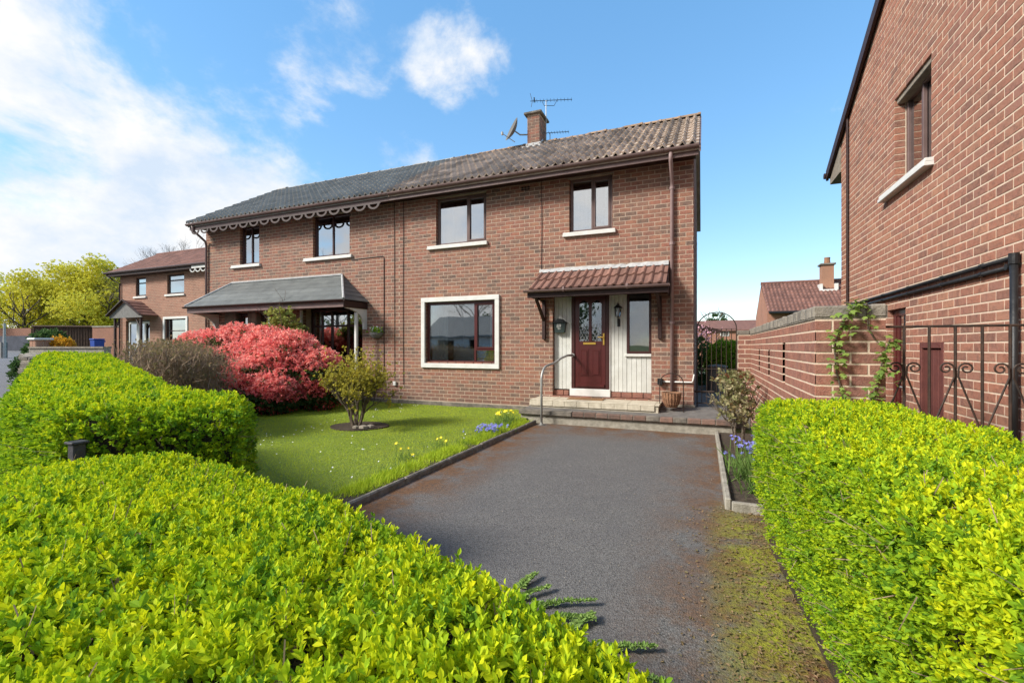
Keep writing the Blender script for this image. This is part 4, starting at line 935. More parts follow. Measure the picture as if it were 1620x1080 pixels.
ivy_run([(1.04, .92), (.97, 1.10), (.93, 1.3), (.92, 1.48), (.95, 1.6), (1.01, 1.72), (1.08, 1.80)], 150, .036); ivy_run([(1.12, 1.0), (1.19, 1.22), (1.22, 1.4), (1.26, 1.52)], 95, .035); ivy_run([(.98, .94), (1.1, .98), (1.22, .95)], 45, .03); ivy_run([(.98, 1.8), (1.12, 1.79), (1.13, 1.6), (1.17, 1.52)], 12, .012)
mb.build('stem', 'bark', iv)
M['leaf_ivy'].use_nodes = True

# railing between pier and neighbour
ra = thing('iron_railing', (1.7, 4.2, 0), 'wrought iron railing with scrolls between garden wall pier and neighbour gable', 'railing')
MB().tube([(1.245, 4.2, 1.615), (2.19, 4.2, 1.615)], .009, 6).build('top_rail', 'iron', ra); MB().tube([(1.245, 4.2, .12), (2.19, 4.2, .12)], .009, 6).build('bottom_rail', 'iron', ra)
bx = [1.36, 1.505, 1.65, 1.795, 1.94, 2.085]
for i, x in enumerate(bx):
    MB().tube([(x, 4.2, .12), (x, 4.2, 1.614)], .009, 6).build('bar', 'iron', ra)
    if i % 2 == 0:
        for s in (-1, 1):
            pts = [(x + s * (.010 + .19 * (1 - f)), 4.186, .68 + .58 * f) for f in np.linspace(0, 1, 6)]
            cxs, czs = x + s * .055, 1.315
            pts += [(cxs + s * (.043 - .0021 * k) * math.cos(math.pi - .2 - k * .55), 4.186, czs + (.043 - .0021 * k) * math.sin(math.pi - .2 - k * .55)) for k in range(0, 16)]
            MB().tube(pts, .0065, 5).build('scroll', 'iron', ra)

# arched gate beside the house
ga = thing('iron_gate', (.22, 9.4, .325), 'arched black iron gate between house corner and garden wall', 'gate')
x0, x1, zb, zt = -.10, .575, .40, 1.80; cxg = (x0 + x1) / 2; rg = (x1 - x0) / 2
MB().tube([(x0, 9.4, zb), (x0, 9.4, zt), (x1, 9.4, zt), (x1, 9.4, zb), (x0, 9.4, zb)], .012, 6).tube([(x0, 9.4, 1.05), (x1, 9.4, 1.05)], .008, 5).build('frame', 'iron', ga)
MB().tube([(cxg - rg * math.cos(a), 9.4, zt + .31 * math.sin(a)) for a in np.linspace(0, math.pi, 17)], .010, 6).build('arch', 'iron', ga)
for i in range(1, 8):
    x = x0 + (x1 - x0) * i / 8; MB().tube([(x, 9.4, zb), (x, 9.4, zt + (.31 * math.sqrt(max(0, 1 - ((x - cxg) / rg) ** 2)) if i % 2 == 0 and False else 0))], .007, 5).build('bar', 'iron', ga)
MB().tube([(x0 - .05, 9.4, .62), (x0 + .3, 9.4, .62)], .02, 5).build('latch', 'iron', ga)
MB().tube([(x0, 9.4, .326), (x0, 9.4, .41)], .012, 5).tube([(x1, 9.4, .326), (x1, 9.4, .41)], .012, 5).build('foot', 'iron', ga)

# ================================================================== things by the door
d_ = thing('doorstep', (-1.95, 8.92, .30), 'cream painted step with tiled front edge below the front door', 'step')
MB().box(-3.18, -.74, 8.63, D - .001, .26, .392).build('slab', 'step_cream', d_)
x = -3.20
while x < -.80: MB().cbox(x, min(x + .236, -.72), 8.605, 8.64, .30, .394, b=.004).build('edge_tile', 'step_cream', d_); x += .24
x = -3.20
while x < -.80: MB().cbox(x, min(x + .478, -.72), 8.605, D - .002, .395, .415, b=.004).build('tread_tile', 'step_cream', d_); x += .48
tag(MB().cbox(-2.52, -1.80, 8.90, 9.22, .4155, .428, b=.004).build('doormat', 'mat'), 'brown coir doormat on the cream step', 'doormat')
hr = thing('handrail', (-2.79, 8.14, 0), 'bent galvanised steel handrail rising to the front door', 'handrail')
pts = [(-2.79, 8.14, .0), (-2.79, 8.14, .88)] + [(-2.79 + .02 * f, 8.14 + .20 * (1 - math.cos(f * 1.3)) / .73, .88 + .22 * math.sin(f * 1.3)) for f in (.25, .5, .75, 1)] + [(-2.75, 8.55, 1.12), (-2.70, 8.72, 1.15), (-2.62, 8.86, 1.24), (-2.53, 9.0, 1.29), (-2.50, 9.31, 1.29)]
MB().tube(pts, .023, 10).build('rail', 'steel', hr, True); MB().lathe([(.05, 0), (.05, .008), (.026, .012), (.026, .05)], (-2.79, 8.14, .006), 14).build('base_plate', 'steel', hr)
MB().tube([(-2.50, 9.298, 1.29), (-2.50, 9.318, 1.29)], .036, 12).build('wall_flange', 'steel', hr)
pb = thing('post_box', (-2.77, 9.33, 1.9), 'dark green letter box with white numbers beside the front door', 'letter box')
yb = PY - .004
def trap(w0, w1, z0, z1, ya, yb_): return MB().add([(-2.77 - w0, yb_, z0), (-2.77 + w0, yb_, z0), (-2.77 + w1, yb_, z1), (-2.77 - w1, yb_, z1), (-2.77 - w0, ya, z0), (-2.77 + w0, ya, z0), (-2.77 + w1, ya, z1), (-2.77 - w1, ya, z1)], [(0, 1, 2, 3)[::-1], (4, 5, 6, 7), (0, 4, 7, 3), (1, 2, 6, 5)[::1], (3, 7, 6, 2), (0, 1, 5, 4)])
trap(.10, .125, 1.76, 1.97, yb - .10, yb).build('box', 'green_box', pb)
lid = [(-2.77 + .155 * c, z) for c, z in ((-1, 1.965), (1, 1.965), (1, 1.978), (.75, 1.99), (.45, 2.03), (.15, 2.052), (-.15, 2.052), (-.45, 2.03), (-.75, 1.99), (-1, 1.978))]
MB().prism(lid, 'y', yb - .125, yb).build('lid', 'black', pb)
def text(txt, parent, loc, size, mat, rot=(R(90), 0, 0), name='numerals', ext=.001):
    c = bpy.data.curves.new(name, 'FONT'); c.body = txt; c.size = size; c.extrude = ext; c.align_x = 'CENTER'
    o = bpy.data.objects.new(name, c); COL.objects.link(o); dg = bpy.context.evaluated_depsgraph_get(); me = bpy.data.meshes.new_from_object(o.evaluated_get(dg)); bpy.data.objects.remove(o)
    me.materials.clear(); me.materials.append(M[mat]); off = WLOC[parent]; o = link(name, me, parent, (loc[0] - off.x, loc[1] - off.y, loc[2] - off.z)); o.rotation_euler = rot; return o
text('89', pb, (-2.785, yb - .1025, 1.868), .10, 'white')
MB().tube([(-2.785 + .018 * math.cos(a), yb - .102, 1.845 + .014 * math.sin(a)) for a in np.linspace(.4, 5.6, 12)], .004, 4).tube([(-2.77, yb - .102, 1.838), (-2.735, yb - .102, 1.85)], .004, 4).build('emblem', 'white', pb)
ln = thing('wall_lantern', (-1.56, 9.33, 2.1), 'black carriage lantern on the white boards beside the door', 'lantern')
lx, ly = -1.56, PY - .11
MB().lathe([(.045, 0), (.062, .16)], (lx, ly, 2.07), 6).build('glass', 'lampglass', ln)
mb = MB()
for k in range(6): a = 2 * math.pi * k / 6; mb.tube([(lx + .046 * math.cos(a), ly + .046 * math.sin(a), 2.07), (lx + .064 * math.cos(a), ly + .064 * math.sin(a), 2.232)], .005, 4)
mb.lathe([(.048, 0), (.048, .012)], (lx, ly, 2.06), 6); mb.build('cage', 'black', ln)
MB().lathe([(.085, 0), (.088, .01), (.05, .05), (.028, .065), (.028, .08), (.008, .10), (.012, .115), (.002, .13)], (lx, ly, 2.232), 8).build('cap', 'black', ln)
MB().tube([(lx, ly, 2.06), (lx, ly + .01, 1.99), (lx, ly + .06, 1.93), (lx, PY - .004, 1.96)], .011, 6).cbox(lx - .028, lx + .028, PY - .02, PY - .003, 1.87, 2.03).build('wall_bracket', 'black', ln)
MB().lathe([(.012, 0), (.02, .04), (.018, .09), (.005, .11)], (lx, ly, 2.09), 8).build('bulb', 'white', ln)
pt = thing('basket_planter', (-.53, 8.88, .295), 'ribbed brown basket planter with tall arched wire handle', 'planter')
MB().lathe([(.085, 0), (.125, .06), (.155, .16), (.165, .27), (.15, .27), (.13, .2)], (-.53, 8.88, .36), 20).build('basket', 'terracotta', pt)
mb = MB()
for k in range(20): a = 2 * math.pi * k / 20; mb.tube([(-.53 + r * math.cos(a), 8.88 + r * math.sin(a), .36 + z) for r, z in ((.088, 0), (.129, .06), (.159, .16), (.169, .27))], .008, 4)
mb.build('rib', 'terracotta', pt)
MB().lathe([(.145, 0), (.145, .01)], (-.53, 8.88, .60), 16).build('soil', 'soil', pt)
wr = [(-.53 - .205, 8.88, .30), (-.53 - .205, 8.88, .80)] + [(-.53 - .205 * math.cos(a), 8.88, .80 + .18 * math.sin(a)) for a in np.linspace(.2, math.pi - .2, 9)] + [(-.53 + .205, 8.88, .80), (-.53 + .205, 8.88, .30)]
MB().tube(wr, .009, 6).tube([(-.735, 8.88, .36), (-.325, 8.88, .36)], .008, 5).tube([(-.735, 8.80, .30), (-.735, 8.96, .30)], .009, 5).tube([(-.325, 8.80, .30), (-.325, 8.96, .30)], .009, 5).build('wire_handle', 'iron', pt)
# satellite dish and aerials
sd = thing('satellite_dish', (-4.55, 11.75, 7.3), 'grey satellite dish fixed to the chimney side', 'satellite dish')
nD = 18; V = []; F = []
dirv = Vector((-.62, -.55, .35)).normalized(); uu = dirv.orthogonal().normalized(); vv = dirv.cross(uu); cD = Vector((-4.78, 11.70, 7.40))
for i in range(6):
    rr2 = .33 * i / 5
    for k in range(nD): a = 2 * math.pi * k / nD; V.append(cD + (uu * math.cos(a) + vv * math.sin(a)) * rr2 + dirv * (.35 * rr2 * rr2 / .33))
for i in range(5):
    for k in range(nD): F.append((i * nD + k, i * nD + (k + 1) % nD, (i + 1) * nD + (k + 1) % nD, (i + 1) * nD + k))
MB().add(V, F).build('dish', 'grey_wood', sd, True)
MB().tube([cD - dirv * .01, cD + Vector((.13, .05, -.1)), (-4.40, 11.80, 7.28)], .02, 6).build('bracket', 'steel', sd)
MB().tube([cD + Vector((0, 0, -.30)), cD + dirv * .36 + Vector((-.02, 0, -.26))], .011, 5).lathe([(.03, 0), (.035, .06), (.02, .09)], tuple(cD + dirv * .38 + Vector((-.02, 0, -.30))), 8).build('arm', 'steel', sd)
def aerial(base, zt, bdir, L, n, label, loops):
    a = thing('television_aerial', base, label, 'aerial'); bx_, by_, bz_ = base
    bd = Vector(bdir).normalized(); sd_ = bd.cross(Vector((0, 0, 1))).normalized(); top = Vector((bx_, by_, zt))
    MB().tube([base, tuple(top)], .012, 6).build('mast', 'steel', a)
    MB().tube([top - bd * L * .38, top + bd * L * .62], .009, 5).build('boom', 'black', a)
    for i in range(n):
        p = top - bd * L * .3 + bd * L * .9 * i / (n - 1); MB().tube([p - sd_ * .09, p + sd_ * .09], .0055, 4).build('element', 'black', a)
    up = Vector((0, 0, 1)); p = top - bd * L * .33
    MB().tube([p + up * .22 - bd * .06, p, p + up * -.16 - bd * .03], .007, 4).tube([p + bd * .06 + up * .03 - sd_ * .12, p + bd * .06 + up * .03 + sd_ * .12], .016, 5).build('reflector', 'black', a)
    if loops: MB().tube([top - bd * .12, top - up * .14 - bd * .05, top - up * .15 + bd * .22, top + bd * .3], .008, 5).build('brace', 'black', a)
aerial((-3.98, 12.0, 6.9), 8.23, (.95, .25, -.03), 1.15, 12, 'tall television aerial above the chimney', True)
aerial((-3.93, 12.2, 6.85), 7.42, (.95, .15, -.05), .85, 11, 'short television aerial beside the chimney base', False)
hb = thing('hanging_basket', (-7.45, 9.18, 1.75), 'round wall basket with white flowers on the brick wall', 'planter')
V = []; F = []
MB().lathe([(.03, -.14), (.10, -.11), (.155, -.04), (.165, .02), (.15, .02)], (-7.45, 9.17, 1.80), 16).build('bowl', 'grey_wood', hb)
MB().tube([(-7.45, 9.249, 1.95), (-7.45, 9.17, 1.84)], .008, 5).build('hook', 'iron', hb)
P = np.array([-7.45, 9.16, 1.84]) + RNG.normal(0, 1, (160, 3)) * np.array([.08, .05, .04]); foliage('leaves', hb, P, RNG.normal(0, 1, (160, 3)) + [0, -.3, .6], RNG.uniform(.04, .07, 160), 'leaf_conifer', RNG.uniform(0, .6, 160))
P = np.array([-7.45, 9.15, 1.90]) + RNG.normal(0, 1, (40, 3)) * np.array([.07, .04, .03]); foliage('flowers', hb, P, RNG.normal(0, 1, (40, 3)), RNG.uniform(.03, .05, 40), 'petal_white', np.zeros(40), 1.1)

# ================================================================== hedges and plants
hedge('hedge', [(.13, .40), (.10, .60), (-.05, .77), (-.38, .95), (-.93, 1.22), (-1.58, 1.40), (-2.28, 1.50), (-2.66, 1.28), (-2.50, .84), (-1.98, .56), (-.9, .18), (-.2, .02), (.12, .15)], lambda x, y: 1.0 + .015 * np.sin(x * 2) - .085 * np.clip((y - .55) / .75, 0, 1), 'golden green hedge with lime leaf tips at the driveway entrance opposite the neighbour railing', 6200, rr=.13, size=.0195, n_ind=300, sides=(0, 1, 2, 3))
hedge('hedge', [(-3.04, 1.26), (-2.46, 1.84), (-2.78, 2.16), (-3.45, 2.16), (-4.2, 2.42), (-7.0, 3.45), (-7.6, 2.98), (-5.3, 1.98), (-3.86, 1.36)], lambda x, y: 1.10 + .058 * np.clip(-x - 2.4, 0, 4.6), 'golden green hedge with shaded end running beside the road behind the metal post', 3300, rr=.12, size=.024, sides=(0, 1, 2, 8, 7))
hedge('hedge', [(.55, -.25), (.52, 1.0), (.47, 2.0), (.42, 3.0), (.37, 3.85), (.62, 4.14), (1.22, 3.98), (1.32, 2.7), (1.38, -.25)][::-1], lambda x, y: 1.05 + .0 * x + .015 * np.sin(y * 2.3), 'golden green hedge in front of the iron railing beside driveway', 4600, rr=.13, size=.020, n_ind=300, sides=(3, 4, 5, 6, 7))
gp = thing('gate_post', (-2.80, 1.24, 0), 'dark metal gate post with flat cap between two hedges', 'post')
M['black_grey'] = pmat('weathered_dark_metal', (.03, .028, .028), (.055, .05, .05), 12, .6, .2)
CB(-2.825, -2.775, 1.215, 1.265, -.02, 1.0, b=.004).build('shaft', 'black_grey', gp); MB().cbox(-2.835, -2.765, 1.205, 1.275, 1.0, 1.012, b=.003).build('cap', 'black_grey', gp)
CB(-2.774, -2.73, 1.23, 1.25, .90, .915, b=.004).build('hinge', 'stone', gp)

def shrub_leaves(name, parent, blobs, n, mat, size, age_tonef, nl=7, droop=0, width=.55, shell=.35):
    """blobs: (centre, radii, weight)"""
    w = np.array([b[2] for b in blobs]); k = RNG.choice(len(blobs), n, p=w / w.sum()); C = np.array([b[0] for b in blobs])[k]; Rr = np.array([b[1] for b in blobs])[k]
    u = RNG.normal(0, 1, (n, 3)); u /= np.linalg.norm(u, axis=1, keepdims=True); rad = 1 - shell * RNG.uniform(0, 1, n) ** 1.8
    P = C + u * Rr * rad[:, None] * (1 + .10 * wob(u[:, 0] * 2, u[:, 2] * 2 + k, 2)[:, None]); Nr = u / Rr; Nr /= np.linalg.norm(Nr, axis=1, keepdims=True)
    keep = P[:, 2] > .06; P, Nr, u, k = P[keep], Nr[keep], u[keep], k[keep]
    lp, ld, ls, ix = sprig_leaves(P, Nr + np.array([0, 0, .5]) + RNG.normal(0, .25, P.shape), nl, shoot=size * .8, size=size, spread=1.15)
    ld[:, 2] -= droop; age = np.clip(age_tonef(P, Nr, u)[ix] + RNG.normal(0, .05, len(ix)), 0, 1)
    return foliage(name, parent, lp, ld, ls, mat, age, width, LONG_V / np.array([.55, 1, 1]) * np.array([1, 1, 1]))
# the red shrub: layered mounds
pi = thing('pieris_shrub', (-9.0, 7.9, 0), 'large pink and red leaved shrub spreading in front of the slate porch', 'shrub')
bl = []
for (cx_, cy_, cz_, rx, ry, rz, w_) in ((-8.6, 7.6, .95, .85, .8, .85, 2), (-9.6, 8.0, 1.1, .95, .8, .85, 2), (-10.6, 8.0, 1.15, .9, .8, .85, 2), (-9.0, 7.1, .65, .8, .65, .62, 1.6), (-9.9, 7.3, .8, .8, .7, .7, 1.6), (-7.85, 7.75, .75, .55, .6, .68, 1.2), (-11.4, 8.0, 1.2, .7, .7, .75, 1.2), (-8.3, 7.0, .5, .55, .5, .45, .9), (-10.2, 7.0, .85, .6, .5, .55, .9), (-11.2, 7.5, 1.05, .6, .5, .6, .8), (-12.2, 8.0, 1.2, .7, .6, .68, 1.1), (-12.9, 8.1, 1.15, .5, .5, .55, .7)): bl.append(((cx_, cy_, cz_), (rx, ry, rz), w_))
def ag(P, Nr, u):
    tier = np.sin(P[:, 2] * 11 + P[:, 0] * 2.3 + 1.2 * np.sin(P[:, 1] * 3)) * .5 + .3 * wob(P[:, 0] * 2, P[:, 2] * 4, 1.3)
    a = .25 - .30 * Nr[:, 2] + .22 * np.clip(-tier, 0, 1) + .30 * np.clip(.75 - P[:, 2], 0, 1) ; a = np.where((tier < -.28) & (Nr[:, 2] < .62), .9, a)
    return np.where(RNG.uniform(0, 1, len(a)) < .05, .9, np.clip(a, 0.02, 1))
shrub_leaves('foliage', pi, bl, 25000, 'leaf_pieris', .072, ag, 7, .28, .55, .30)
mb = MB()
for i in range(22):
    a = Vector((random.uniform(-11, -8.2), random.uniform(7.5, 8.1), 0)); b_ = a + Vector((random.gauss(0, .4), random.gauss(-.1, .3), random.uniform(.6, 1.1))); mb.tube([a, (a + b_) / 2 + Vector((random.gauss(0, .08), 0, 0)), b_], [.03, .022, .012], 5)
for c0, r0, _ in bl: mb.lathe([(.02, -.7 * r0[2]), (.55 * r0[0], -.45 * r0[2]), (.68 * r0[0], 0), (.5 * r0[0], .5 * r0[2]), (.05, .7 * r0[2])], c0, 10)
mb.build('branches', 'twig_dark', pi)
# pale green shrub above it
ms = thing('maple_shrub', (-9.6, 8.45, 0), 'airy pale green shrub rising behind the pink shrub', 'shrub')
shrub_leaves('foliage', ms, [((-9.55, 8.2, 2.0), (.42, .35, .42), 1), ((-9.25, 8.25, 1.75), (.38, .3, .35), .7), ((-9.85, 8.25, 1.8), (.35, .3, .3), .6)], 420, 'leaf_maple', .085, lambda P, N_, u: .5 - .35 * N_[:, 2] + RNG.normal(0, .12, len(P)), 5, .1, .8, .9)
mb = MB(); tips = []
branchy(mb, Vector((-9.6, 8.3, 0)), Vector((.02, 0, 1)), 1.0, .022, 3, .35, 3, .2); mb.build('stems', 'bark', ms)
# shrub on the lawn
ys_ = thing('lawn_shrub', (-5.65, 6.45, .05), 'twiggy yellow leaved shrub standing in a soil bed on the lawn', 'shrub')
mb = MB(); tips = []
for i in range(9):
    a = i / 9 * 6.28; branchy(mb, Vector((-5.66 + .06 * math.cos(a), 6.42 + .06 * math.sin(a), .05)), Vector((.28 * math.cos(a), .28 * math.sin(a), 1)).normalized(), .36, .020, 4, .34, 3, .16, 4, tips)
mb.build('branches', 'bark', ys_)
tp = np.array([t_[0] for t_ in tips]); tp = tp[(np.abs(tp[:, 0] + 5.62) < .62) & (tp[:, 2] > .35)]; sel = RNG.integers(0, len(tp), 1500); P = tp[sel] + RNG.normal(0, .035, (1500, 3)); ex = np.array([-5.62, 6.43, .98]) + RNG.normal(0, 1, (700, 3)) * [.24, .22, .20]; P = np.concatenate([P, ex]); P[:, 2] = np.minimum(P[:, 2], 1.40 + .06 * np.sin(P[:, 0] * 17))
lp, ld, ls, ix = sprig_leaves(P, RNG.normal(0, .6, P.shape) + [0, 0, .6], 4, .03, .042)
foliage('foliage', ys_, lp, ld, ls, 'leaf_yellow', np.clip(RNG.beta(1.5, 2, len(P))[ix] + RNG.normal(0, .1, len(ix)), 0, 1), .7)
for q, (x, y, s) in enumerate(((-5.35, 6.25, .09), (-5.28, 6.35, .07), (-5.45, 6.18, .06))):
    tag(MB().lathe([(s * .2, 0), (s, .015), (s * .9, .045), (s * .3, .06)], (x, y, .07), 7).build('garden_stone', 'stone'), ['largest flat pale stone lying in the lawn shrub bed', 'middle sized pale stone behind the largest one in the lawn shrub bed', 'smallest pale stone closest to the lawn shrub stems'][q], 'stone', 'stones in the shrub bed')
# bare brown hedge at the end of the garden
bh = thing('bare_hedge', (-9.6, 5.5, 0), 'brown twiggy hedge with few leaves between green hedge and pink shrub', 'hedge')
def twig_cloud(n, boxf, L, r):
    A = boxf(n); dv = RNG.normal(0, .55, (n, 3)) + [0, 0, .75]; dv /= np.linalg.norm(dv, axis=1, keepdims=True); Ln = RNG.uniform(.5, 1.2, n) * L; Bp = A + dv * Ln[:, None]
    sd_ = np.cross(dv, RNG.normal(0, 1, (n, 3))); sd_ /= np.linalg.norm(sd_, axis=1, keepdims=True); s2 = np.cross(dv, sd_)
    V = np.stack([A + sd_ * r, A + (-.5 * sd_ + .87 * s2) * r, A + (-.5 * sd_ - .87 * s2) * r, Bp], 1).reshape(-1, 3); F = (np.array([[0, 1, 3], [1, 2, 3], [2, 0, 3]])[None] + (np.arange(n) * 4)[:, None, None]).reshape(-1, 3); return V, F, Bp
def hb_box(n):
    f = RNG.uniform(0, 1, n); x = -7.3 - 4.2 * f; y = 4.5 + 2.3 * f + RNG.normal(0, .32, n); return np.stack([x + RNG.normal(0, .1, n), y, RNG.uniform(.05, 1.30, n) + .12 * f], -1)
V, F, Bp = twig_cloud(26000, hb_box, .26, .006); tag(link('twigs', np_mesh('twigs', V - np.array(bh.location), F, M['twig']), bh), kind='stuff')
sel = RNG.integers(0, len(Bp), 16000); foliage('foliage', bh, Bp[sel], RNG.normal(0, 1, (16000, 3)) + [0, 0, .5], RNG.uniform(.03, .06, 16000), 'leaf_brown', np.clip(RNG.beta(2, 2, 16000), 0, 1), .6)
mb = MB()
for i in range(26): f = i / 25; p = Vector((-7.3 - 4.2 * f, 4.5 + 2.3 * f, 0)); branchy(mb, p, Vector((random.gauss(0, .15), random.gauss(0, .15), 1)).normalized(), .45, .018, 2, .4, 3, .3)
mb.build('stems', 'bark', bh)
# rose bush in the bed
rb = thing('rose_bush', (.47, 7.0, .05), 'leggy bush with pale variegated leaves in the bed by garden wall', 'shrub')
mb = MB(); tips = []
for i in range(6):
    a = i / 6 * 6.28; branchy(mb, Vector((.47 + .05 * math.cos(a), 7.0 + .08 * math.sin(a), .05)), Vector((.12 * math.cos(a) - .05, .25 * math.sin(a), 1)).normalized(), .42, .014, 2, .30, 3, .2, 5, tips)
mb.build('stems', 'bark', rb)
P = np.stack([RNG.normal(.42, .11, 240), RNG.normal(6.95, .25, 240), RNG.uniform(.45, 1.12, 240)], -1); lp, ld, ls, ix = sprig_leaves(P, RNG.normal(0, .6, P.shape) + [-.2, -.5, .5], 5, .05, .062)
keep = lp[:, 0] < .76; foliage('foliage', rb, lp[keep], ld[keep], ls[keep], 'leaf_rose', np.clip(RNG.beta(1.6, 1.8, 240)[ix] + np.where(lp[:, 2] > 1.0, .3, 0), 0, 1)[keep], .75)
# bulbs, flowers, weeds
BLADE = np.array([[-.5, 0, 0], [.5, 0, 0], [.35, .6, .06], [-.35, .6, .06], [0, 1, -.02]])
def tuft(parent, c, n, h, spread, mat='bulb_leaf', wd=.05):
    P = np.array(c) + np.concatenate([RNG.normal(0, spread, (n, 2)), np.zeros((n, 1))], 1); Dv = RNG.normal(0, .38, (n, 3)) + [0, 0, 1.]; Dv[:, 2] = np.abs(Dv[:, 2])
    V, F = leaves(P, Dv, RNG.uniform(0, 6.28, n), RNG.uniform(.6, 1.1, n) * h, wd, BLADE, np.array([[0, 1, 2], [0, 2, 3], [3, 2, 4]])); off = np.array(WLOC[parent]); tag(link('leaves', np_mesh('leaves', V - off, F, M[mat], attr=np.repeat(RNG.uniform(0, 1, n), 5)), parent), kind='stuff'); return P
def flowers(parent, P, r, mat, petals=6):
    n = len(P); k = petals; V, F = [], []
    for p in P:
        mb_n = Vector((random.gauss(0, .4), -.6 + random.gauss(0, .3), .8)).normalized(); u = mb_n.orthogonal(); w_ = mb_n.cross(u); b = len(V); V.append(tuple(Vector(p)))
        for i in range(k * 2): a = math.pi * i / k; q = r * (1 if i % 2 else .45); V.append(tuple(Vector(p) + (u * math.cos(a) + w_ * math.sin(a)) * q + mb_n * .004))
        F += [(b, b + 1 + i, b + 1 + (i + 1) % (2 * k)) for i in range(2 * k)]
    off = np.array(WLOC[parent]); tag(link('flowers', np_mesh('flowers', np.array(V) - off, np.array(F), M[mat]), parent), kind='stuff')
def stems(parent, P, z0):
    mb = MB()
    for p in P: mb.tube([(p[0] + random.gauss(0, .01), p[1] + random.gauss(0, .01), z0), tuple(p)], .003, 3, False)
    mb.build('stems', 'bulb_leaf', parent)
for q, (x, y, nf) in enumerate(((-3.35, 7.85, 6), (-3.28, 7.5, 4), (-3.5, 4.9, 4), (-3.42, 5.6, 3))):
    lab = ['tall yellow daffodils at the border corner beside the terrace', 'smaller daffodils on the border next to the terrace clump', 'low yellow primroses on the lawn edge halfway along the kerb', 'sparse yellow flowers on the lawn edge between primroses and bluebells'][q]
    th_ = thing('daffodil_clump', (x, y, .05), lab, 'flowers'); hgt = .22 if q < 2 else .10
    tuft(th_, (x, y, .04), 70, hgt * 1.1, .09); P = np.array([x, y, .05 + hgt]) + RNG.normal(0, 1, (nf, 3)) * [.09, .1, .025]; stems(th_, P, .05); flowers(th_, P, .030 if q < 2 else .022, 'petal_yellow')
def bluebells(c, n, lab, ln):
    t = thing('bluebell_clump', (c[0], c[1], .05), lab, 'flowers'); tuft(t, (c[0], c[1], .045), n * 2, ln, .13)
    P = np.array([c[0], c[1], .05]) + np.stack([RNG.normal(0, .13, n), RNG.normal(0, .16, n), RNG.uniform(.5, 1., n) * ln], -1); stems(t, P, .05); flowers(t, np.repeat(P, 3, 0) + RNG.normal(0, .012, (n * 3, 3)), .017, 'petal_blue', 4)
bluebells((-3.22, 6.75), 45, 'blue flower clump on the lawn border by the kerb', .13); bluebells((.52, 6.0), 40, 'blue flower clump in the bed below the rose bush', .33)
for q, (x, y, n, hh) in enumerate(((.48, 5.5, 110, .30), (.52, 5.0, 120, .28))):
    th_ = thing('bulb_foliage', (x, y, .05), ['strappy green bulb leaves next to the blue flowers in the bed', 'strappy green bulb leaves at the corner of the kerbed bed'][q], 'plant'); tuft(th_, (x, y, .045), n, hh, .09, wd=.06)
for q, (x, y, n, hh, lab) in enumerate(((-3.18, 6.25, 60, .13, 'grassy tuft on the border beside the blue flowers'), (-3.2, 5.9, 70, .11, 'grassy weeds on the border halfway along kerb'), (-3.3, 4.3, 80, .10, 'leafy weeds on the bare border soil'), (-3.15, 7.1, 50, .16, 'pale grassy tuft on border between daffodils and blue flowers'))):
    th_ = thing('grass_tuft', (x, y, .04), lab, 'plant'); tuft(th_, (x, y, .035), n, hh, .10, wd=.05)
n = 120; P = np.stack([RNG.uniform(-6.6, -3.3, n), RNG.uniform(3.6, 8.9, n), np.zeros(n)], -1); P = P[(np.hypot(P[:, 0] + 5.6, P[:, 1] - 6.45) > .6) & (np.sin(P[:, 0] * 1.7) + np.cos(P[:, 1] * 1.3) > -.4)]; P[:, 2] = zl(P[:, 0], P[:, 1]) + .035
dz = thing('daisies', (-5, 5.5, .05), 'scattered white daisies in the front lawn', 'flowers'); flowers(dz, P, .010, 'petal_white', 5); dz['kind'] = 'stuff'
# leaf litter beside the right hedge
n = 2600; f = RNG.beta(1.1, 2.6, n); P = np.stack([.50 - f * .75, RNG.uniform(1.6, 4.6, n), np.full(n, .008)], -1)
V, F = leaves(P, RNG.normal(0, 1, (n, 3)) * [1, 1, .22], RNG.uniform(-.5, .5, n), RNG.uniform(.008, .028, n), .5)
tag(link('leaf_litter', np_mesh('leaf_litter', V, F, M['leaf_brown'], attr=np.repeat(RNG.uniform(0, .6, n), 6))), 'dry leaf litter on the mossy tarmac along the right hedge', 'leaf litter', kind='stuff')
n = 900; P = np.stack([RNG.uniform(-2.8, .3, n), RNG.uniform(1.2, 8.2, n), np.full(n, .007)], -1)
V, F = leaves(P, RNG.normal(0, 1, (n, 3)) * [1, 1, .2], RNG.uniform(-.5, .5, n), RNG.uniform(.006, .014, n), .7)
tag(link('grit', np_mesh('grit', V, F, M['stone'])), 'pale grit and fallen petals scattered on driveway', 'grit', kind='stuff')
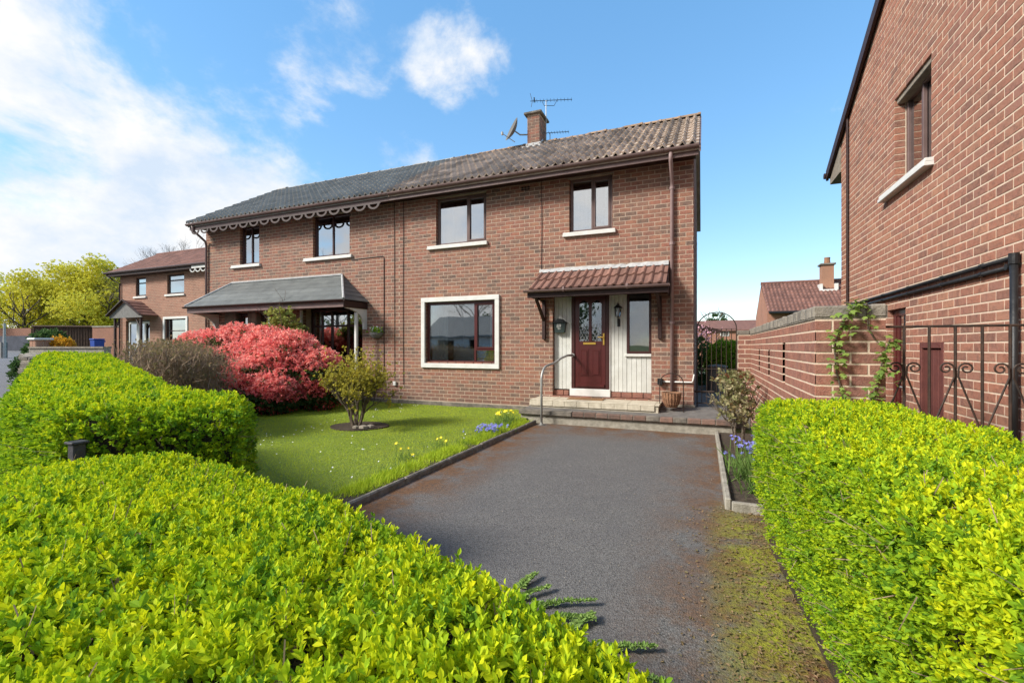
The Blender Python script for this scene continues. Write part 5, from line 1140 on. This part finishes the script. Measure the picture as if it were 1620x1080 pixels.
# ferny weeds leaning from under the near hedge onto the tarmac
for q, (x, y, an, L) in enumerate(((-.98, 2.46, .9, .22), (-.86, 2.44, .45, .33), (-.74, 2.36, .2, .22), (-.62, 2.30, 1.1, .17), (-.47, 2.20, .35, .28), (-.35, 2.05, .1, .20), (-1.02, 2.58, 1.3, .17))):
    th_ = thing('ferny_weed', (x, y, 0), 'feathery weed sprawling onto the tarmac from under the entrance hedge', 'weed', 'weeds at the foot of the entrance hedge')
    f = np.linspace(0, 1, 34); px_ = x + np.cos(an) * L * f; py_ = y + np.sin(an) * L * f; pz = .012 + .05 * f - .03 * f * f
    MB().tube([(px_[i], py_[i], pz[i]) for i in range(0, 34, 4)], .003, 4).build('stem', 'fern', th_)
    P = np.repeat(np.stack([px_, py_, pz], -1), 7, 0); m = len(P); Dv = np.stack([np.cos(an + RNG.choice([-1.2, 1.2], m)), np.sin(an + RNG.choice([-1.2, 1.2], m)), RNG.uniform(-.1, .9, m)], -1)
    foliage('fronds', th_, P, Dv, RNG.uniform(.018, .038, m) * (1.15 - .5 * np.repeat(f, 7)), 'fern', RNG.uniform(0, 1, m), .45)

# ================================================================== background, left
fl = thing('far_house', (-26.5, 15.4, .38), 'distant brick house with gabled tiled porch and white window surround', 'house')
Yf = 15.4; HF = [(-28.94, -28.03, 4.22, 5.26), (-26.2, -24.82, 4.22, 5.26), (-26.35, -24.65, 1.75, 2.93), (-29.85, -27.7, .5, 2.9)]
slab_with_holes(-30.4, -20, .38, 5.5, Yf, Yf + .28, HF).build('front_wall', 'mortar', fl)
brickwork(fl, (-30.4, Yf, .4), 'x', 10.4, 5.05, [(a + 30.4, b + 30.4, c - .4, d - .4) for a, b, c, d in HF], 'brick_far', 0)
MB().prism([(Yf + .285, .38), (20.0, .38), (20.0, 5.4), (17.6, 6.9), (Yf + .285, 5.6)], 'x', -30.4, -30.15).build('gable_wall', 'mortar', fl); B(-30.1, -20, 19.9, 20.1, .38, 5.4).build('back_wall', 'mortar', fl); B(-30.1, -20, Yf + 2, Yf + 2.1, .38, 5.4).build('inner_wall', 'dark_room', fl)
mb = MB(); rows = 10
for i in range(rows):
    f0, f1 = i / rows, (i + 1) / rows; y0, y1, z0, z1 = 15.0 + 2.6 * f0, 15.0 + 2.6 * f1, 5.58 + 1.5 * f0, 5.58 + 1.5 * f1; ncol = 36
    for c in range(ncol):
        xa, xb = -30.9 + 11.2 * c / ncol, -30.9 + 11.2 * (c + 1) / ncol; m_ = (xa + xb) / 2
        mb.add([(xa, y0, z0 + .04), (m_, y0, z0 + .075), (xb, y0, z0 + .04), (xb, y1, z1 + .01), (m_, y1, z1 + .045), (xa, y1, z1 + .01), (xa, y0, z0), (xb, y0, z0)], [(0, 1, 4, 5), (1, 2, 3, 4), (6, 7, 2, 1, 0)])
rf2 = MB().prism([(15.0, 5.52), (17.6, 7.05), (20.3, 5.52), (20.3, 5.40), (17.6, 6.9), (15.0, 5.42)], 'x', -30.88, -19.8).build('roof', 'tile_far', fl); tag(mb.build('tiles', 'tile_far', rf2), kind='stuff'); MB().tube([(-30.9, 17.6, 7.08), (-19.8, 17.6, 7.08)], .1, 6).build('ridge', 'tile_far', rf2)
CB(-30.9, -23.6, 14.97, 15.0, 5.36, 5.56).build('fascia', 'brown_dark', fl); CB(-23.55, -20, 14.95, 15.0, 5.36, 5.6).build('fascia', 'white', fl); B(-30.6, -20, 15.0, Yf, 5.36, 5.38).build('soffit', 'brown_dark', fl)
MB().tube([(-30.95, 14.92, 5.55), (-20, 14.92, 5.55)], .06, 6).tube([(-30.8, 14.92, 5.52), (-30.7, 15.2, 5.2), (-30.3, 15.33, 5.0), (-30.3, 15.33, .4)], .04, 6).build('gutter', 'brown_dark', fl)
for i in range(3): MB().tube([(-23.45 + i * .4 + .18 * math.cos(a), 14.96, 5.34 + .16 * math.sin(a)) for a in np.linspace(math.pi, 2 * math.pi, 8)], .03, 5).build('scallop', 'white', fl)
for a, b, m_ in ((-28.93, -28.04, -28.5), (-26.19, -24.83, -25.5)): window(fl, a, b, 4.23, 5.25, Yf + .06, (), mat='brown_dark', fr=.08, transoms=[(a, b, 4.95)], sill=(a - .15, b + .1, 4.12, 4.22, Yf - .08), curtains=[(a + .3, b - .3, 4.25, 4.9)])
w = window(fl, -26.34, -24.66, 1.76, 2.92, Yf + .06, (), mat='brown_dark', transoms=[(-26.34, -24.66, 2.3)])
mb = MB(); mb.cbox(-26.5, -24.5, Yf - .05, Yf + .05, 2.92, 3.04); mb.cbox(-26.5, -24.5, Yf - .05, Yf + .05, 1.63, 1.75); mb.cbox(-26.5, -26.36, Yf - .05, Yf + .05, 1.75, 2.92); mb.cbox(-24.64, -24.5, Yf - .05, Yf + .05, 1.75, 2.92); mb.build('surround', 'white', w)
window(fl, -29.8, -28.95, .5, 2.85, Yf + .1, (), mat='white', fr=.12); window(fl, -28.93, -27.75, .5, 2.85, Yf + .1, (-28.3,), mat='white', fr=.12)
pcg = MB().prism([(-29.85, 3.12), (-28.42, 3.86), (-26.98, 3.12), (-26.98, 3.0), (-29.85, 3.0)], 'y', 14.62, 14.66).build('porch_gable', 'grey_wood', fl)
for s in (-1, 1):
    xe = -28.42 + s * 1.5
    for r in range(5):
        for c in range(5):
            f0, f1 = r / 5, (r + 1) / 5; xa = xe + (-28.42 - xe) * f0; xb = xe + (-28.42 - xe) * f1; za, zb_ = 3.10 + .82 * f0, 3.10 + .82 * f1; ya = 14.5 + .88 * c / 5; yb2 = ya + .17
            MB().add([(xa, ya, za + .05), (xa, yb2, za + .05), (xb, yb2, zb_ + .02), (xb, ya, zb_ + .02), (xa, ya, za), (xa, yb2, za)], [(0, 1, 2, 3), (4, 5, 1, 0)]).build('tile', 'tile_far', pcg)
    MB().tube([(xe, 14.5, 3.12), (-28.42, 14.5, 3.95)], .05, 5).build('bargeboard', 'brown_dark', pcg)
    CB(-28.42 + s * 1.15 - .05, -28.42 + s * 1.15 + .05, 14.7, 14.8, .4, 3.0).build('porch_post', 'brown_dark', pcg); MB().tube([(-28.42 + s * 1.15, 14.75, 2.4), (-28.42 + s * .7, 14.75, 3.0)], .04, 5).build('brace', 'brown_dark', pcg)

def at(px_, t, z=None, py_=None):
    a = (px_ - 810) / FPX; s, c = math.sin(YAW), math.cos(YAW); X, Y = t * (-s + a * c), t * (c + a * s)
    return (X, Y, z if z is not None else (ZC + t * (548 - py_) / FPX if py_ is not None else zg(X)))
# front garden wall of the far house
def seg_wall(name, p0, p1, zb, zt, th, mat, label, cat, capmat=None):
    p0, p1 = Vector((p0[0], p0[1], 0)), Vector((p1[0], p1[1], 0)); d = (p1 - p0).normalized(); nrm = Vector((-d.y, d.x, 0)) * th / 2; c = (p0 + p1) / 2
    t = thing(name, (c.x, c.y, zb), label, cat)
    def blk(w, z0, z1, nm, m):
        q = nrm * w; MB().add([(p.x, p.y, z) for z in (z0, z1) for p in (p0 - q, p1 - q, p1 + q, p0 + q)], [(3, 2, 1, 0), (4, 5, 6, 7), (0, 1, 5, 4), (1, 2, 6, 5), (2, 3, 7, 6), (3, 0, 4, 7)]).build(nm, m, t)
    blk(1, zb, zt, 'wall', mat)
    if capmat: blk(1.3, zt + .001, zt + .07, 'coping', capmat)
    return t
p0, p1 = at(52, 17.5), at(170, 17.0); seg_wall('low_wall', p0, p1, zg(p0[0]) - .05, 1.40, .25, 'concrete', 'low grey rendered wall with coping in front of distant house', 'wall', 'stone')
p0, p1 = at(48, 17.2), at(60, 11.5); sw = seg_wall('stone_wall', p0, p1, zg(p0[0]) - .05, 1.18, .3, 'stone', 'low rubble stone wall beside road behind the green hedge', 'wall')
for i in range(5):
    for k_ in range(4):
        f = (k_ + .5) / 4; c = Vector(p0) * (1 - f) + Vector(p1) * f; MB().lathe([(.1, 0), (.30, .03), (.32, .10), (.1, .14)], (c.x + random.uniform(-.1, .1), c.y, .5 + i * .15), 7).build('stone', 'stone', sw)
c = at(64, 17.8); pl = thing('brick_pillar', (c[0], c[1], zg(c[0])), 'orange brick pillar with flat stone cap at end of low wall', 'pillar')
M['brick_orange'] = brickmat('orange_brick', [(0, (.36, .18, .11)), (1, (.44, .24, .15))])
CB(c[0] - .22, c[0] + .22, c[1] - .22, c[1] + .22, 0, 1.72).build('core', 'mortar', pl)
for i in range(14):
    for k_ in range(2):
        q = k_ * .22 + .006; z = .5 + i * .0865
        CB(c[0] - .22 + q, c[0] - .22 + q + .205, c[1] - .23, c[1] - .21, z, z + .075, b=.004).build('brick', 'brick_orange', pl); CB(c[0] + .21, c[0] + .23, c[1] - .22 + q, c[1] - .22 + q + .205, z, z + .075, b=.004).build('brick', 'brick_orange', pl)
CB(c[0] - .29, c[0] + .29, c[1] - .29, c[1] + .29, 1.72, 1.80, b=.02).build('cap', 'white', pl)
# timber fence
p0, p1 = Vector(at(52, 27)), Vector(at(150, 27.5)); fn_ = thing('timber_fence', tuple((p0 + p1) / 2), 'dark brown vertical board fence in front of yellow green trees', 'fence')
nb = 44; dx_ = (p1 - p0) / nb; zb = zg(p0.x) - .1
for i in range(nb):
    a = p0 + dx_ * i; b_ = p0 + dx_ * (i + .82); o_ = Vector((0, .02 * (i % 2), 0)); a += o_; b_ += o_
    MB().add([(a.x, a.y, zb), (b_.x, b_.y, zb), (b_.x, b_.y, 2.66), (a.x, a.y, 2.66), (a.x, a.y + .04, zb), (b_.x, b_.y + .04, zb), (b_.x, b_.y + .04, 2.66), (a.x, a.y + .04, 2.66)], [(0, 1, 2, 3), (5, 4, 7, 6), (3, 2, 6, 7), (1, 5, 6, 2), (4, 0, 3, 7)]).build('board', 'wood_fence', fn_)
MB().tube([p0 + Vector((0, -.05, 2.66)) - Vector((0, 0, p0.z)), p1 + Vector((0, -.05, 2.66)) - Vector((0, 0, p1.z))], .06, 5).build('top_rail', 'wood_fence', fn_)
p0, p1 = at(150, 27), at(192, 26.5); seg_wall('brick_wall', p0, p1, .3, 2.6, .25, 'brick_far', 'brick yard wall joining the timber fence to the distant house', 'wall', 'concrete')
p0, p1 = at(-60, 44), at(52, 42); seg_wall('far_wall', p0, p1, .8, 2.6, .3, 'dark_wall', 'dark blue grey wall below the trees across the road', 'wall') if False else None
M['dark_wall'] = pmat('dark_render', (.075, .08, .10), (.05, .055, .07), 2, .9)
seg_wall('far_wall', p0, p1, .7, 2.45, .3, 'dark_wall', 'dark blue grey wall below the trees across the road', 'wall', None); p0, p1 = at(-60, 45), at(52, 43.2); seg_wall('far_wall', p0, p1, .7, 3.2, .3, 'brick_far', 'long brick wall rising behind the dark grey wall across the road', 'wall')
# wheelie bin
c = at(154, 20.5); bn = thing('wheelie_bin', (c[0], c[1], zg(c[0])), 'blue plastic wheelie bin beside the timber fence', 'bin'); z0 = zg(c[0]) + .45
MB().add([(c[0] + sx * (.13 + .04 * k_), c[1] + sy * (.15 + .04 * k_), z0 + (.95 + .0) * k_) for k_ in (0, 1) for sx, sy in ((-1, -1), (1, -1), (1, 1), (-1, 1))], [(3, 2, 1, 0), (4, 5, 6, 7), (0, 1, 5, 4), (1, 2, 6, 5), (2, 3, 7, 6), (3, 0, 4, 7)]).build('body', 'blue_bin', bn)
CB(c[0] - .19, c[0] + .19, c[1] - .22, c[1] + .2, z0 + .952, z0 + 1.02, b=.02).build('lid', 'blue_bin', bn); MB().tube([(c[0] - .18, c[1] + .2, z0 + .9), (c[0] + .18, c[1] + .2, z0 + .9)], .03, 6).build('handle', 'blue_bin', bn)
for s in (-1, 1): MB().tube([(c[0] + s * .13, c[1] + .15, z0 - .02), (c[0] + s * .18, c[1] + .15, z0 - .02)], .1, 10).build('wheel', 'black', bn)
tag(B(c[0] - 1.2, c[0] + 1.2, c[1] - 1, c[1] + 1, 0, z0 - .12).build('yard_paving', 'path'), kind='structure')
# street pole
c = at(7, 30); sp_ = thing('street_pole', (c[0], c[1], zg(c[0])), 'slim grey street pole standing at the roadside', 'pole'); MB().tube([(c[0], c[1], zg(c[0]) - .1), (c[0], c[1], 1.6), (c[0], c[1], 3.0)], [.10, .09, .06], 8).build('shaft', 'steel', sp_); CB(c[0] - .32, c[0] - .0, c[1] - .15, c[1] + .15, zg(c[0]) - .1, 1.75).build('cabinet', 'grey_wood', sp_)

def bush(name, c, r, mat, n, size, label, group=None):
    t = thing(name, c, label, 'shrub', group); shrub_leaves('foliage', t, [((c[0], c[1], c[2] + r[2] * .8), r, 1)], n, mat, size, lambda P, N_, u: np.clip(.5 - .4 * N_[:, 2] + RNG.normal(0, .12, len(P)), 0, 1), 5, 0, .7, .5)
    mb = MB(); branchy(mb, Vector(c), Vector((0, 0, 1)), r[2] * .7, r[2] * .03 + .01, 2, .5, 3, .2); mb.build('branches', 'bark', t); return t
c = at(78, 19.5); bush('evergreen_shrub', (c[0], c[1], .25), (.85, .7, 1.05), 'leaf_dark', 700, .16, 'rounded dark green shrub in front of the timber fence')
c = at(97, 18.3); bush('orange_shrub', (c[0], c[1], .25), (.55, .5, .88), 'leaf_orange', 500, .12, 'orange yellow shrub behind the low grey wall')
c = at(42, 15); bush('ivy_mound', (c[0], c[1], .1), (.35, .35, .6), 'leaf_dark', 250, .12, 'dark ivy mound growing on the end of rubble wall')

def tree(name, base, H, cr, cz0, label, mat='leaf_tree', n=2600, size=.42, bare=0, group=None, lean=0):
    t = thing(name, base, label, 'tree', group); mb = MB(); tips = []
    p = Vector(base); th0 = H * (.017 if bare else .03)
    mb.tube([p - Vector((0, 0, .2)), p + Vector((lean * .5, 0, cz0 * .6)), p + Vector((lean, 0, H * .55))], [th0, th0 * .8, th0 * .5], 8)
    for i in range(7):
        a = i * 2.4; st = p + Vector((lean * .7, 0, cz0 * random.uniform(.55, 1.3))); branchy(mb, st, Vector((math.cos(a) * .8, math.sin(a) * .8, .7)).normalized(), H * (.17 if bare else .22), th0 * (.22 if bare else .38), 5 if bare else 2, .36, 3, .16, 3 if bare else 4, tips)
    mb.build('trunk', 'bark', t)
    if not bare or bare < 1:
        cc = np.array(base) + [lean, 0, cz0]; hh = H - cz0; k = 16; C = cc + np.stack([RNG.normal(0, .45 * cr, k), RNG.normal(0, .4 * cr, k), RNG.uniform(.05, .9, k) * hh], -1); rad = cr * RNG.uniform(.30, .52, k) * (1 - .35 * (C[:, 2] - cc[2]) / hh)
        j = RNG.integers(0, k, n); u = RNG.normal(0, 1, (n, 3)); u /= np.linalg.norm(u, axis=1, keepdims=True); P = C[j] + u * (rad[j] * RNG.uniform(.35, 1.08, n))[:, None] * [1, 1, .8]; P = P[P[:, 2] > base[2] + cz0 * .5]; u = u[:len(P)]
        lp, ld, ls, ix = sprig_leaves(P, RNG.normal(0, .5, P.shape) + [0, 0, .5], 4, size * .5, size * .6); foliage('crown', t, lp, ld, ls, mat, np.clip(RNG.beta(2, 2.4, len(ix)) + .15 * wob(lp[:, 0], lp[:, 2], .4), 0, 1), .8)
    return t
TR = [(-40, 50, 8.6, 4.6, 'broad'), (38, 46, 7.9, 4.4, 'low'), (92, 52, 8.4, 4.6, 'rounded'), (136, 48, 9.6, 4.2, 'tall bright'), (176, 47, 8.9, 4.0, 'bright'), (210, 60, 9, 5, 'far'), (65, 62, 10, 5.5, 'far')]
LB = ['broad yellow green tree above the dark wall where the road ends', 'low spreading yellow green tree with dark trunk behind street pole', 'rounded olive yellow tree behind the timber fence', 'tallest bright yellow tree behind the timber fence', 'bright yellow tree touching the distant house gable', 'far yellow tree hidden behind the distant house', 'high thin olive tree behind the rounded tree']
for (px_, t_, H, cr, nm), lab in zip(TR, LB):
    b_ = at(px_, t_); tree('spring_tree', b_, H - .3, cr, 2.2 if nm != 'low' else 2.6, lab, n=5200 if t_ < 60 else 2600, size=.30, group='yellow green trees beyond the fence')
for q, (px_, t_, H) in enumerate(((262, 44, 12.4), (300, 46, 13.2), (318, 52, 13.6))):
    b_ = at(px_, t_); tree('bare_tree', b_, H, 4, 4.5, ['leafless tree with fine twigs left of the far chimneyless roof', 'leafless tree with straight upright trunk above the far roof', 'leafless tree half hidden behind the adjoining house'][q], bare=1, group='bare trees behind distant house')

# ================================================================== background, right
bhs = thing('rear_house', (8, 34.2, 0), 'rear house with red pantile roof and single brick chimney', 'house')
Yb = 34.2
B(4.05, 14, Yb + .3, Yb + .5, 0, 3.7).build('front_wall', 'brick_far', bhs); MB().prism([(Yb + .3, 0), (Yb + 7.3, 0), (Yb + 7.3, 3.7), (38, 5.95), (Yb + .3, 3.7)], 'x', 3.95, 4.05).build('gable_wall', 'brick_far', bhs)
mb = MB(); rows = 10; ncol = 42
for i in range(rows):
    f0, f1 = i / rows, (i + 1) / rows; y0, y1, z0, z1 = Yb + 3.8 * f0, Yb + 3.8 * f1, 3.72 + 2.3 * f0, 3.72 + 2.3 * f1
    for c in range(ncol):
        xa, xb = 3.95 + 10 * c / ncol, 3.95 + 10 * (c + 1) / ncol; m_ = xa + (xb - xa) * .4
        mb.add([(xa, y0, z0 + .05), (m_, y0, z0 + .13), (xb, y0, z0 + .05), (xb, y1, z1 + .0), (m_, y1, z1 + .08), (xa, y1, z1 + .0), (xa, y0, z0), (xb, y0, z0)], [(0, 1, 4, 5), (1, 2, 3, 4), (6, 7, 2, 1, 0)])
rf3 = MB().prism([(Yb, 3.68), (38, 5.98), (41.8, 3.68), (38, 5.8)], 'x', 3.95, 14).build('roof', 'tile_far', bhs); tag(mb.build('tiles', 'tile_far', rf3), kind='stuff'); MB().tube([(3.92, 38, 6.05), (14, 38, 6.05)], .13, 6).build('ridge', 'tile_far', rf3)
MB().tube([(4.0, Yb - .08, 3.68), (14, Yb - .08, 3.68)], .09, 6).tube([(5.2, Yb - .05, 3.65), (5.2, Yb + .2, 3.3), (5.2, Yb + .2, 0)], .06, 6).build('gutter', 'black', bhs)
ch = CB(7.48, 8.18, 36.9, 37.6, 4.9, 7.0).build('chimney', 'brick_orange', bhs); CB(7.38, 8.28, 36.8, 37.7, 7.0, 7.12, b=.02).build('cap', 'concrete_dark', ch); MB().lathe([(.20, 0), (.17, .3), (.19, .42)], (7.85, 37.2, 7.12), 10).build('pot', 'terracotta', ch); MB().box(7.35, 8.3, 36.55, 36.9, 5.1, 5.32).box(7.3, 7.48, 36.6, 37.4, 5.2, 5.7).box(8.18, 8.36, 36.6, 37.4, 5.2, 5.7).build('flashing', 'white', ch)
tr_ = thing('rear_terrace', (6, 60, 0), 'far row of houses with plain brown roof and small white window', 'house')
B(-1.5, 14, 60, 60.3, 0, 3.5).build('front_wall', 'brick_far', tr_); MB().prism([(59.7, 3.45), (63.5, 4.75), (67, 3.45), (67, 3.3), (59.7, 3.3)], 'x', -1.8, 14).build('roof', 'tile_far', tr_)
w = MB().cbox(1.92, 2.88, 59.93, 59.99, 2.72, 3.42).build('window', 'white', tr_)
for i in range(3): B(2.0 + i * .28, 2.24 + i * .28, 59.915, 59.929, 2.80, 3.34).build('pane', 'dark_room', w)
sh = thing('garden_shed', (-1.3, 40, 0), 'brown shed roof with dark bargeboard behind the iron gate', 'shed')
B(-4.5, .6, 40, 43, 0, 2.9).build('wall', 'brick_far', sh); MB().prism([(-5.5, 4.9), (1.3, 2.75), (1.3, 2.6), (-5.5, 4.75)], 'y', 39.6, 43.4).build('roof', 'tile_grey', sh); MB().prism([(-5.5, 4.9), (1.35, 2.75), (1.35, 2.5), (-5.5, 4.65)], 'y', 39.5, 39.59).build('bargeboard', 'brown_dark', sh)
t = thing('clipped_conifer', (.5, 14.2, .3), 'bright green clipped conifer hedge seen through the iron gate', 'hedge')
P = []; 
shrub_leaves('foliage', t, [((.50, 14.0, .95), (.42, .45, .68), 1), ((.78, 13.6, 1.0), (.28, .35, .62), .6)], 3200, 'leaf_conifer', .06, lambda P, N_, u: np.clip(.45 - .3 * N_[:, 2] + .55 * np.clip(N_[:, 0], 0, 1) + RNG.normal(0, .1, len(P)), 0, 1), 6, 0, .5, .2)  # leaf tone is darker towards the right-hand side and lighter on top
MB().lathe([(.3, .0), (.34, .5), (.3, 1.0), (.1, 1.15)], (.52, 14.0, .3), 10).build('branches', 'twig_dark', t)
cb = thing('compost_bin', (.32, 12.7, .3), 'grey weathered compost bin in front of the clipped conifer', 'bin')
MB().lathe([(.24, 0), (.235, .4), (.21, .62)], (.34, 12.7, .325), 8).build('body', 'grey_wood', cb); MB().lathe([(.24, 0), (.24, .04), (.1, .07)], (.34, 12.7, .945), 8).build('lid', 'grey_wood', cb)
bush('garden_shrub', (-.05, 15.0, .2), (.34, .5, .85), 'leaf_dark', 600, .09, 'dark shrub behind the gate beside the house corner')
bl_ = thing('blossom_tree', (-.25, 18, 0), 'small tree with pink blossom behind the iron gate', 'tree'); mb = MB(); tips = []; branchy(mb, Vector((-.1, 18, 0)), Vector((.05, 0, 1)), .9, .05, 3, .35, 3, .3, 4, tips); mb.build('trunk', 'bark', bl_)
P = np.array([-.05, 18, 1.85]) + RNG.normal(0, 1, (260, 3)) * [.26, .3, .22]; foliage('blossom', bl_, P, RNG.normal(0, 1, (260, 3)), RNG.uniform(.05, .09, 260), 'petal_pink', np.zeros(260), .9)
b_ = at(1129, 75); tree('distant_tree', (b_[0], b_[1], 0), 6.9, 1.6, 4.2, 'distant dark tree above the far roofs', mat='leaf_dark', n=500, size=.35)

# ================================================================== across the road (mirrored in the windows)
ob = thing('opposite_bungalow', (-22, -24, 0), 'white rendered bungalow with grey roof across the road', 'house')
slab_with_holes(-28, -16, 0, 2.7, -24.3, -24.0, [(-26.5, -24.5, .9, 2.2), (-22.6, -21.6, 0, 2.2), (-19.8, -17.6, .9, 2.2)]).build('front_wall', 'white', ob); B(-28, -16, -31, -30.7, 0, 2.7).build('back_wall', 'white', ob); B(-27.9, -16.1, -26.2, -26, 0, 2.7).build('inner_wall', 'dark_room', ob)
MB().prism([(-23.6, 2.6), (-27.5, 4.9), (-31.4, 2.6), (-31.4, 2.45), (-23.6, 2.45)], 'x', -28.4, -15.6).build('roof', 'tile_grey', ob)
for q, (x, y, H, lab) in enumerate(((-32, -23, 7.5, 'leafy tree left of the bungalow across the road'), (-12, -25, 6.0, 'small leafy tree right of the bungalow across the road'), (5, -24, 8.5, 'tall leafy tree far right across the road'), (-50, -26, 9, 'broad leafy tree far left across the road'), (-24, -38, 9.5, 'tall leafy tree behind the bungalow across the road'))):
    tree('street_tree', (x, y, 0), H, 3.4, 2.0, lab, mat='leaf_dark', n=1300, size=.4)

for q, (x, y, H, lab) in enumerate(((-20, -34, 15.5, 'leafless tree across the road left of the leafy street tree'), (-28, -36, 17, 'taller leafless tree across the road behind the leafy street tree'), (-37, -20, 13.5, 'leafless roadside tree far left across the road'), (-45, -22, 14.5, 'tallest leafless tree far left across the road'))): tree('bare_street_tree', (x, y, zg(x)), H, 4, 4.5, lab, bare=1)
